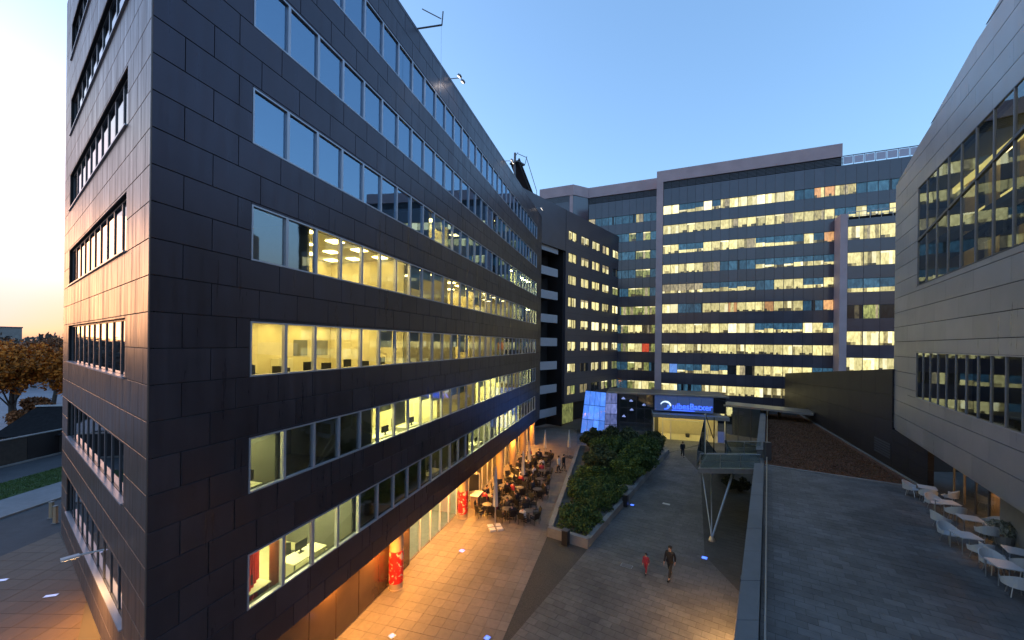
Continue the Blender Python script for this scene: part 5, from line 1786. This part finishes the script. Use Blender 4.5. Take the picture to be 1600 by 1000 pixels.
# ------------------------------------------------------------------ white tables and chairs on the terrace
def white_chair():
    t = thing('terrace_chair', 'white moulded armchair on the slate terrace under the right block', 'chair', (0, 0, 0), 0, 'white chairs on the terrace')
    MB().lathe([(.20, .40), (.33, .42), (.34, .45), (.2, .46)], n=16).build('seat', M['white'], t)
    b = MB()
    n = 14
    for i in range(n):
        a0, a1 = R(-20 + 220 * i / n), R(-20 + 220 * (i + 1) / n)
        h0 = .62 + .26 * max(0, math.sin(R(220 * i / n - 20)) ) ; h1 = .62 + .26 * max(0, math.sin(R(220 * (i + 1) / n - 20)))
        for (ra, rb_, fl) in ((.36, .39, 0),):
            pts = [(ra * math.cos(a0), ra * math.sin(a0), .42), (ra * math.cos(a1), ra * math.sin(a1), .42), (rb_ * math.cos(a1), rb_ * math.sin(a1), h1), (rb_ * math.cos(a0), rb_ * math.sin(a0), h0)]
            out = [((r_ + .03) / r_ * p[0], (r_ + .03) / r_ * p[1], p[2]) for p, r_ in zip(pts, (ra, ra, rb_, rb_))]
            b._raw(pts + out, [(3, 2, 1, 0), (4, 5, 6, 7), (3, 7, 6, 2), (0, 1, 5, 4), (0, 4, 7, 3), (1, 2, 6, 5)])
    b.build('backrest', M['white'], t)
    for a in (45, 135, 225, 315):
        MB().tube((.2 * math.cos(R(a)), .2 * math.sin(R(a)), .41), (.3 * math.cos(R(a)), .3 * math.sin(R(a)), 0), .018, n=6).build('leg', M['steel'], t)
    return t
def white_table():
    t = thing('terrace_table', 'white square table on the slate terrace under the right block', 'table', (0, 0, 0), 0, 'white tables on the terrace')
    b = MB(); b.prism([(-.4, -.36), (-.36, -.4), (.36, -.4), (.4, -.36), (.4, .36), (.36, .4), (-.36, .4), (-.4, .36)], .71, .75); b.build('table_top', M['white'], t)
    for sx in (-1, 1):
        for sy in (-1, 1):
            MB().tube((sx * .34, sy * .34, .71), (sx * .34, sy * .34, 0), .02, n=6).build('leg', M['steel'], t)
    return t
wc, wt = white_chair(), white_table()
WT = [(9.7, 24.0), (9.9, 21.7), (10.1, 19.7), (9.0, 17.9), (10.5, 16.5), (9.3, 15.5)]
k = 0
for i, (o_, y_) in enumerate(WT):
    p = rp(o_, y_)
    a0 = math.pi / 2 - AR + random.uniform(-.3, .3)
    tw_ = ('farthest from the viewer', 'second from the far end', 'third from the far end', 'nearest the parapet side', 'beside the glazed doors', 'nearest the viewer')[i]
    if i == 0: wt.location, wt.rotation_euler.z = (*p, TZ), a0; wt['label'] = 'white square terrace table, ' + tw_
    else: dup(wt, (*p, TZ), a0, 'white square terrace table, ' + tw_)
    for a in (0, math.pi) if i % 2 else (math.pi / 2, math.pi, -math.pi / 2):
        r_ = random.uniform(.62, 1.05); a += random.uniform(-.35, .35)
        l = (p[0] + r_ * math.cos(a0 + a), p[1] + r_ * math.sin(a0 + a), TZ)
        lw_ = 'white moulded armchair at the terrace table ' + tw_
        if k == 0: wc.location, wc.rotation_euler.z = l, a0 + a - math.pi / 2; wc['label'] = lw_
        else: dup(wc, l, a0 + a - math.pi / 2 + random.uniform(-.3, .3), lw_)
        k += 1
p = rp(11.1, 18.6)
t = thing('flower_tub', 'round pale tub with a bushy whitish plant by the glazed doors', 'plant', (*p, TZ))
MB().lathe([(.3, 0), (.38, .45), (.34, .45), (.3, .4)], n=14).build('tub', M['concrete'], t)
leaf_crown('foliage', [(random.uniform(-.3, .3), random.uniform(-.3, .3), random.uniform(.5, .95), .25) for _ in range(9)], .07, 90, leaf_mat('pale_leaves', (.16, .17, .12), (.42, .40, .33)), t)

# ------------------------------------------------------------------ lights let into the paving
def ground_light(x, y, label, m, w=.22, l=.22, rot=0, z=0.0):
    t = thing('ground_light', label, 'ground light', (x, y, z), rot, None)
    b = MB(); b.box(-w - .03, w + .03, -l - .03, l + .03, 0.001, .010); b.build('rim', M['steel'], t)
    b = MB(); b.box(-w, w, -l, l, .011, .016); b.build('lens', m, t)
GP = lambda x, y: None
for x, y, lab, m, w, l in (
        (-3.0, 25.1, 'pale blue light set in the plaza between the two banner columns', M['ledblue'], .13, .13),
        (-5.2, 17.75, 'pale blue light set in the plaza close to the brown glass panels', M['ledpale'], .11, .11),
        (-.95, 17.7, 'blue light set in the paving at the tip of the gravel wedge', M['ledblue'], .11, .11),
        (12.05, 24.6, 'bright blue light set in the walkway by the dark paving strip', M['ledblue'], .14, .14),
        (10.0, 32.6, 'blue light set in the walkway beside the planter kerb', M['ledblue'], .12, .12),
        (12.9, 32.9, 'white rectangular cover plate in the middle of the walkway', M['offwhite'], .26, .13),
        (6.95, 23.6, 'pale rectangular cover plate in the walkway near the walkers', M['coping'], .30, .17)):
    ground_light(x, y, lab, m, w, l, -AR, .004)
ground_light(-23.3, 20.25, 'pale blue rectangular light in the tiles left of the dark block', M['ledpale'], .24, .08, .3, .004)
ground_light(-27.4, 21.5, 'whitish rectangular light in the tiles, farther from the dark block', M['ledpale'], .2, .09, .3, .004)

# ------------------------------------------------------------------ people
def skin_mesh(name, pts, edges, radii, m, parent, sub=2, root=0):
    me = bpy.data.meshes.new(name)
    me.from_pydata([tuple(p) for p in pts], edges, [])
    me.materials.append(m)
    o = put(name, me, parent)
    sk = o.modifiers.new('skin', 'SKIN')
    layer = me.skin_vertices[0] if len(me.skin_vertices) else None
    if layer is None:
        o.modifiers.remove(sk)
        sk = o.modifiers.new('skin', 'SKIN')
        layer = me.skin_vertices[0]
    for i, r_ in enumerate(radii):
        layer.data[i].radius = r_ if isinstance(r_, tuple) else (r_, r_)
        layer.data[i].use_root = (i == root)
    sk.use_smooth_shade = True
    ss = o.modifiers.new('smooth', 'SUBSURF')
    ss.levels = ss.render_levels = sub
    return o

def person(x, y, heading, h, label, coat, trou, stride=0.28, z=0.0, sit=False, group=None):
    t = thing('person', label, 'person', (x, y, z), heading, group)
    k = h / 1.75
    t.scale = (k, k, k)
    hipz, kneez = .92, .50
    dn = .42 if sit else 0.0
    sgn = ((-.09, stride), (.09, -stride))
    P = [(0, 0, .98), (0, .02, 1.18), (0, .01, 1.38), (0, .02, 1.50), (0, .04, 1.57)]
    Rr = [(.11, .08), (.11, .08), (.13, .08), (.065, .065), (.06, .065)]
    E = [(0, 1), (1, 2), (2, 3), (3, 4)]
    def add(p, r_, par):
        P.append(p); Rr.append(r_); E.append((par, len(P) - 1)); return len(P) - 1
    # head
    hi = add((0, .05, 1.65), (.095, .115), 4); add((0, .06, 1.73), (.085, .10), hi)
    n_ = add((0, .165, 1.64), .018, hi)
    legpts, armpts = [], []
    for sx, st in sgn:
        hip = (sx, 0, hipz - .02)
        knee = (sx * .95, st * .55 + .05, kneez)
        ank = (sx * .9, st * 1.1 - (.08 if st < 0 else 0), .09 + (.04 if st < 0 else 0))
        toe = (sx * .95, ank[1] + .17, .035)
        a = add(hip, .088, 0); b_ = add(knee, .058, a); c = add(ank, .042, b_); add(toe, .036, c)
        legpts.append((hip, knee, ank))
        if sit:
            up = dn
            new = {a: (sx, 0, hipz - .02), b_: (sx * 1.1, .42, .92), c: (sx * 1.1, .40 + st * .3, .51), c + 1: (sx * 1.1, .56 + st * .3, .455)}
            for q_, v_ in new.items(): P[q_] = v_
            legpts[-1] = (P[a], P[b_], P[c])
    for sx, st in ((-.2, -stride), (.2, stride)):
        sh_ = (sx, 0, 1.42); el = (sx * 1.2, st * .35 - .03, 1.14); wr = (sx * 1.15, st * .7 + .05, .90)
        a = add(sh_, .052, 2); b_ = add(el, .042, a); c = add(wr, .03, b_)
        pm_ = add((wr[0], wr[1] + .03, wr[2] - .07), (.022, .036), c)
        armpts.append((sh_, el, wr))
        for f in range(4):
            fx = wr[0]; fy = wr[1] + .0 + f * .02; l_ = (.07, .08, .085, .065)[f]
            q = add((fx, fy, wr[2] - .12), .0085, pm_); add((fx - .012 * (1 if sx > 0 else -1), fy + .01, wr[2] - .12 - l_ * .8), .007, q)
        q = add((wr[0] - .02 * (1 if sx > 0 else -1), wr[1] + .075, wr[2] - .07), .009, c); add((wr[0] - .025 * (1 if sx > 0 else -1), wr[1] + .085, wr[2] - .12), .007, q)
    if sit:
        low = lambda L_: [(p_[0], p_[1], p_[2] - dn) for p_ in L_]
        P = low(P); legpts = [tuple(low(q_)) for q_ in legpts]; armpts = [tuple(low(q_)) for q_ in armpts]
    skin_mesh('body', P, E, Rr, M['skin'], t, 1)
    # trousers
    P2 = [(0, 0, 1.0 - dn)]; R2 = [(.165, .125)]; E2 = []
    for hip, knee, ank in legpts:
        i = len(P2)
        P2 += [hip, knee, (ank[0], ank[1], ank[2] + .03)]; R2 += [.105, .075, .062]; E2 += [(0, i), (i, i + 1), (i + 1, i + 2)]
    skin_mesh('trousers', P2, E2, R2, trou, t, 1)
    # coat
    P3 = [(0, .01, 1.40 - dn), (0, .02, 1.18 - dn), (0, .01, 1.00 - dn), (0, 0, (.90 if sit else .74) - dn), (0, .03, 1.53 - dn)]; R3 = [(.19, .14), (.185, .15), (.20, .165), (.225, .185), (.10, .10)]; E3 = [(0, 1), (1, 2), (2, 3), (0, 4)]
    for sh_, el, wr in armpts:
        i = len(P3)
        P3 += [sh_, el, wr]; R3 += [.072, .06, .048]; E3 += [(0, i), (i, i + 1), (i + 1, i + 2)]
    skin_mesh('coat', P3, E3, R3, coat, t, 1)
    hr = MB(); hr.lathe([(.07, -.02), (.105, .03), (.112, .08), (.09, .14), (.03, .17)], (0, .015, 1.63 - dn), 12)
    hr.build('hair', M['hair'], t, smooth=True)
    for sx in (-1, 1):
        e = MB(); e.tube((sx * .03, .150, 1.675 - dn), (sx * .03, .158, 1.675 - dn), .010, n=6); e.build('eye', M['black'], t)
        e = MB(); e.lathe([(.045, 0), (.05, .03), (.04, .09)], (0, 0, 0), 8); hipk = legpts[0 if sx < 0 else 1][2]
        sh2 = MB(); sh2.prism([(-.045, -.08), (.045, -.08), (.05, .12), (.03, .2), (-.03, .2), (-.05, .12)], 0, .08); sh2.build('shoe', M['black'], t, (hipk[0], hipk[1] + .01, max(0, hipk[2] - .085)))
    return t
person(9.05, 22.45, 2.4, 1.78, 'walker in a long dark coat crossing the middle of the walkway', M['coat'], M['trousers'])
person(7.85, 22.9, 2.5, 1.12, 'small child in a red coat walking on the walkway', M['redcoat'], M['redcoat'], .2)
person(20.3, 47.0, 2.9, 1.75, 'person in dark clothes at the far end of the walkway by the entrance', M['coat'], M['trousers'], .2)
x, y = pa(33.4, -4.6)
person(x, y, 1.0, 1.75, 'person in a pale coat standing at the outer edge of the café tables', M['whitecoat'], M['trousers'], .12)
person(x + .6, y + .7, 4.0, 1.7, 'person in a dark coat beside the pale coated figure at the café', M['coat'], M['trousers'], .12)

for i, (l, rot, where) in enumerate(SEATS):
    cc = (M['coat'], M['redcoat'], M['coat'], M['trousers'], M['whitecoat'])[i % 5]
    word = ('dark', 'dark red', 'dark', 'dark', 'pale')[i % 5]
    person(l[0], l[1], rot + math.pi, random.uniform(1.64, 1.82), 'person in a %s jacket seated at the café table %s' % (word, where.replace(' from the building', '').replace('in the ', 'of the ')), cc, M['trousers'], .08, 0.0, True, 'people seated outside the café')
# ------------------------------------------------------------------ dark low shrubs under the bridge
for i, (o_, y_, h, tx) in enumerate(((-3.4, 36.4, 1.4, 'nearest the strut'), (-2.3, 36.0, 1.2, 'nearest the parapet'))):
    p = rp(o_, y_)
    tree('low_shrub', 'dark low shrub under the footbridge, ' + tx, 'shrub', p[0], p[1], h, 1.7, .1, M['leaf_dark'], leaf=.09, per=160, nc=10, group='low shrubs under the footbridge')

# ------------------------------------------------------------------ beyond the left plaza: posts, wall, trees, far houses
def post(x, y, h, label):
    t = thing('service_post', label, 'post', (x, y, 0), 0, 'service posts at the plaza edge')
    MB().box(-.11, .11, -.08, .08, .06, h).build('body', M['column'], t)
    MB().box(-.16, .16, -.13, .13, 0, .06).build('foot', M['concrete'], t)
    MB().box(-.14, .14, -.11, .11, h, h + .05).build('cap', M['concrete'], t)
post(-33.4, 29.0, 1.15, 'tan service post at the plaza edge, the farther and slimmer one')
post(-32.2, 28.2, 1.2, 'tan service post at the plaza edge, the nearer one')
wl_ = thing('garden_wall', 'dark brown boundary wall along the far side of the road', 'wall', (0, 0, 0))
for i in range(16):
    MB().box(-51.9, -51.6, 30.5 + i * 3, 33.46 + i * 3, -.2, 2.6).build('panel', M['darkwall'] if i % 3 else M['bark'], wl_)
MB().box(-51.98, -51.52, 30.4, 78.6, 2.601, 2.70).build('wall_cap', M['concrete'], wl_)
hd = [(-52.9 + random.uniform(-.3, .3), 31 + .35 * i, random.uniform(.8, 2.5), .6) for i in range(34)]
t = thing('hedge', 'dark clipped hedge behind the boundary wall', 'hedge', (0, 0, 0))
leaf_crown('foliage', hd, .1, 170, M['leaf_dark'], t)
sh_ = thing('garden_shed', 'dark shed with a slanting roof and white ridge behind the boundary wall', 'shed', (-54.6, 46.8, 0), .25)
b = MB(); b._raw([(-3, -2, 0), (4, -2, 0), (4, 2, 0), (-3, 2, 0), (-3, -2, 2.2), (4, -2, 2.2), (4, 2, 4.4), (-3, 2, 4.4)], [(0, 1, 5, 4), (1, 2, 6, 5), (2, 3, 7, 6), (3, 0, 4, 7)]); b.build('wall', M['darkwall'], sh_)
b = MB(); b._raw([(-3.3, -2.4, 2.05), (4.3, -2.4, 2.05), (3.9, 2.1, 4.7), (-2.4, 2.1, 4.7), (-3.3, -2.4, 2.15), (4.3, -2.4, 2.15), (3.9, 2.1, 4.8), (-2.4, 2.1, 4.8)], [(0, 3, 2, 1), (4, 5, 6, 7), (0, 1, 5, 4), (1, 2, 6, 5), (2, 3, 7, 6), (3, 0, 4, 7)]); b.build('roof', M['felt'], sh_)
MB().box(-2.5, 4.0, 1.95, 2.25, 4.81, 4.98).build('ridge_cap', M['white'], sh_)
TR = [(-63.5, 50.5, 12.7, 9, 6.6, 'leaf_orange', 'orange autumn tree with a bare trunk by the car park'), (-58.5, 54.5, 12.2, 9, 5.6, 'leaf_orange', 'broad orange autumn tree behind the dark shed'),
      (-65, 63, 12.9, 9, 6.4, 'leaf_orange', 'orange tree behind the two nearer autumn trees'), (-56, 62, 13, 8, 4, 'leaf_rust', 'rust brown tree close to the dark block edge'),
      (-77, 62, 12.5, 9, 6.6, 'leaf_rust', 'brown tree at the edge of the picture behind the car park'), (-73, 78, 14, 8, 3, 'leaf_dark', 'dark spreading evergreen rising above the orange trees'),
      (-92, 80, 12.6, 10, 5.5, 'leaf_rust', 'brown tree below the distant grey building'), (-84, 90, 13.5, 10, 4, 'leaf_dark', 'dark tree far behind the car park'),
      (-68, 92, 13.5, 9, 4, 'leaf_rust', 'brown tree far behind beside the dark block edge'), (-60, 50, 5.5, 5, 1.0, 'leaf_rust', 'low rust coloured bush beside the dark shed'),
      (-66.5, 47.5, 5.5, 5, 1.4, 'leaf_dark', 'low dark bush at the foot of the bare trunk')]
for x, y, h, w, th, m_, lab in TR:
    tree('autumn_tree' if m_ != 'leaf_dark' else 'dark_tree', lab, 'tree', x, y, h, w, th, M[m_], leaf=.21, per=270, nc=46, group=None)
fc_ = []
for i in range(330):
    a = R(random.uniform(-64, -44)); dd = random.uniform(150, 330)
    fc_.append((dd * math.sin(a), dd * math.cos(a), random.uniform(2, 11.5), random.uniform(3, 5)))
o = leaf_crown('treeline', fc_, .8, 60, leaf_mat('far_leaves', (0.05, 0.045, 0.045), (0.13, 0.085, 0.055)))
tag(o, kind='stuff')
fb = thing('far_building', 'distant flat roofed grey building above the trees on the horizon', 'building', (-392, 300, 0), R(-38))
MB().box(-16, 18, 0, 14, 0, 20.5).build('wall', M['concrete'], fb)
MB().box(-16.4, 18.4, -.4, 14.4, 20.6, 21.4).build('roof', M['greyframe'], fb)
wnm = MB().box(0, 1.6, -.06, .05, 0, 1.7).mesh('window', M['glass_dark'])
for j in range(5):
    for i in range(11):
        put('window', wnm, fb, (-14.5 + i * 2.9, -.03, 2.2 + j * 3.6))
fb2 = thing('far_house', 'low pale house far off among the trees on the horizon', 'house', (-205, 175, 0), R(-40))
MB().box(-8, 8, 0, 9, 0, 9).build('wall', M['concrete'], fb2)
b = MB(); b._raw([(-8.5, -.5, 9), (8.5, -.5, 9), (8.5, 9.5, 9), (-8.5, 9.5, 9), (-8.5, 4.5, 12.5), (8.5, 4.5, 12.5)], [(0, 1, 5, 4), (2, 3, 4, 5), (1, 2, 5), (3, 0, 4), (3, 2, 1, 0)]); b.build('roof', M['brick_col'], fb2)

if bpy.data.objects.get('tmp'):
    bpy.data.objects.remove(bpy.data.objects['tmp'])
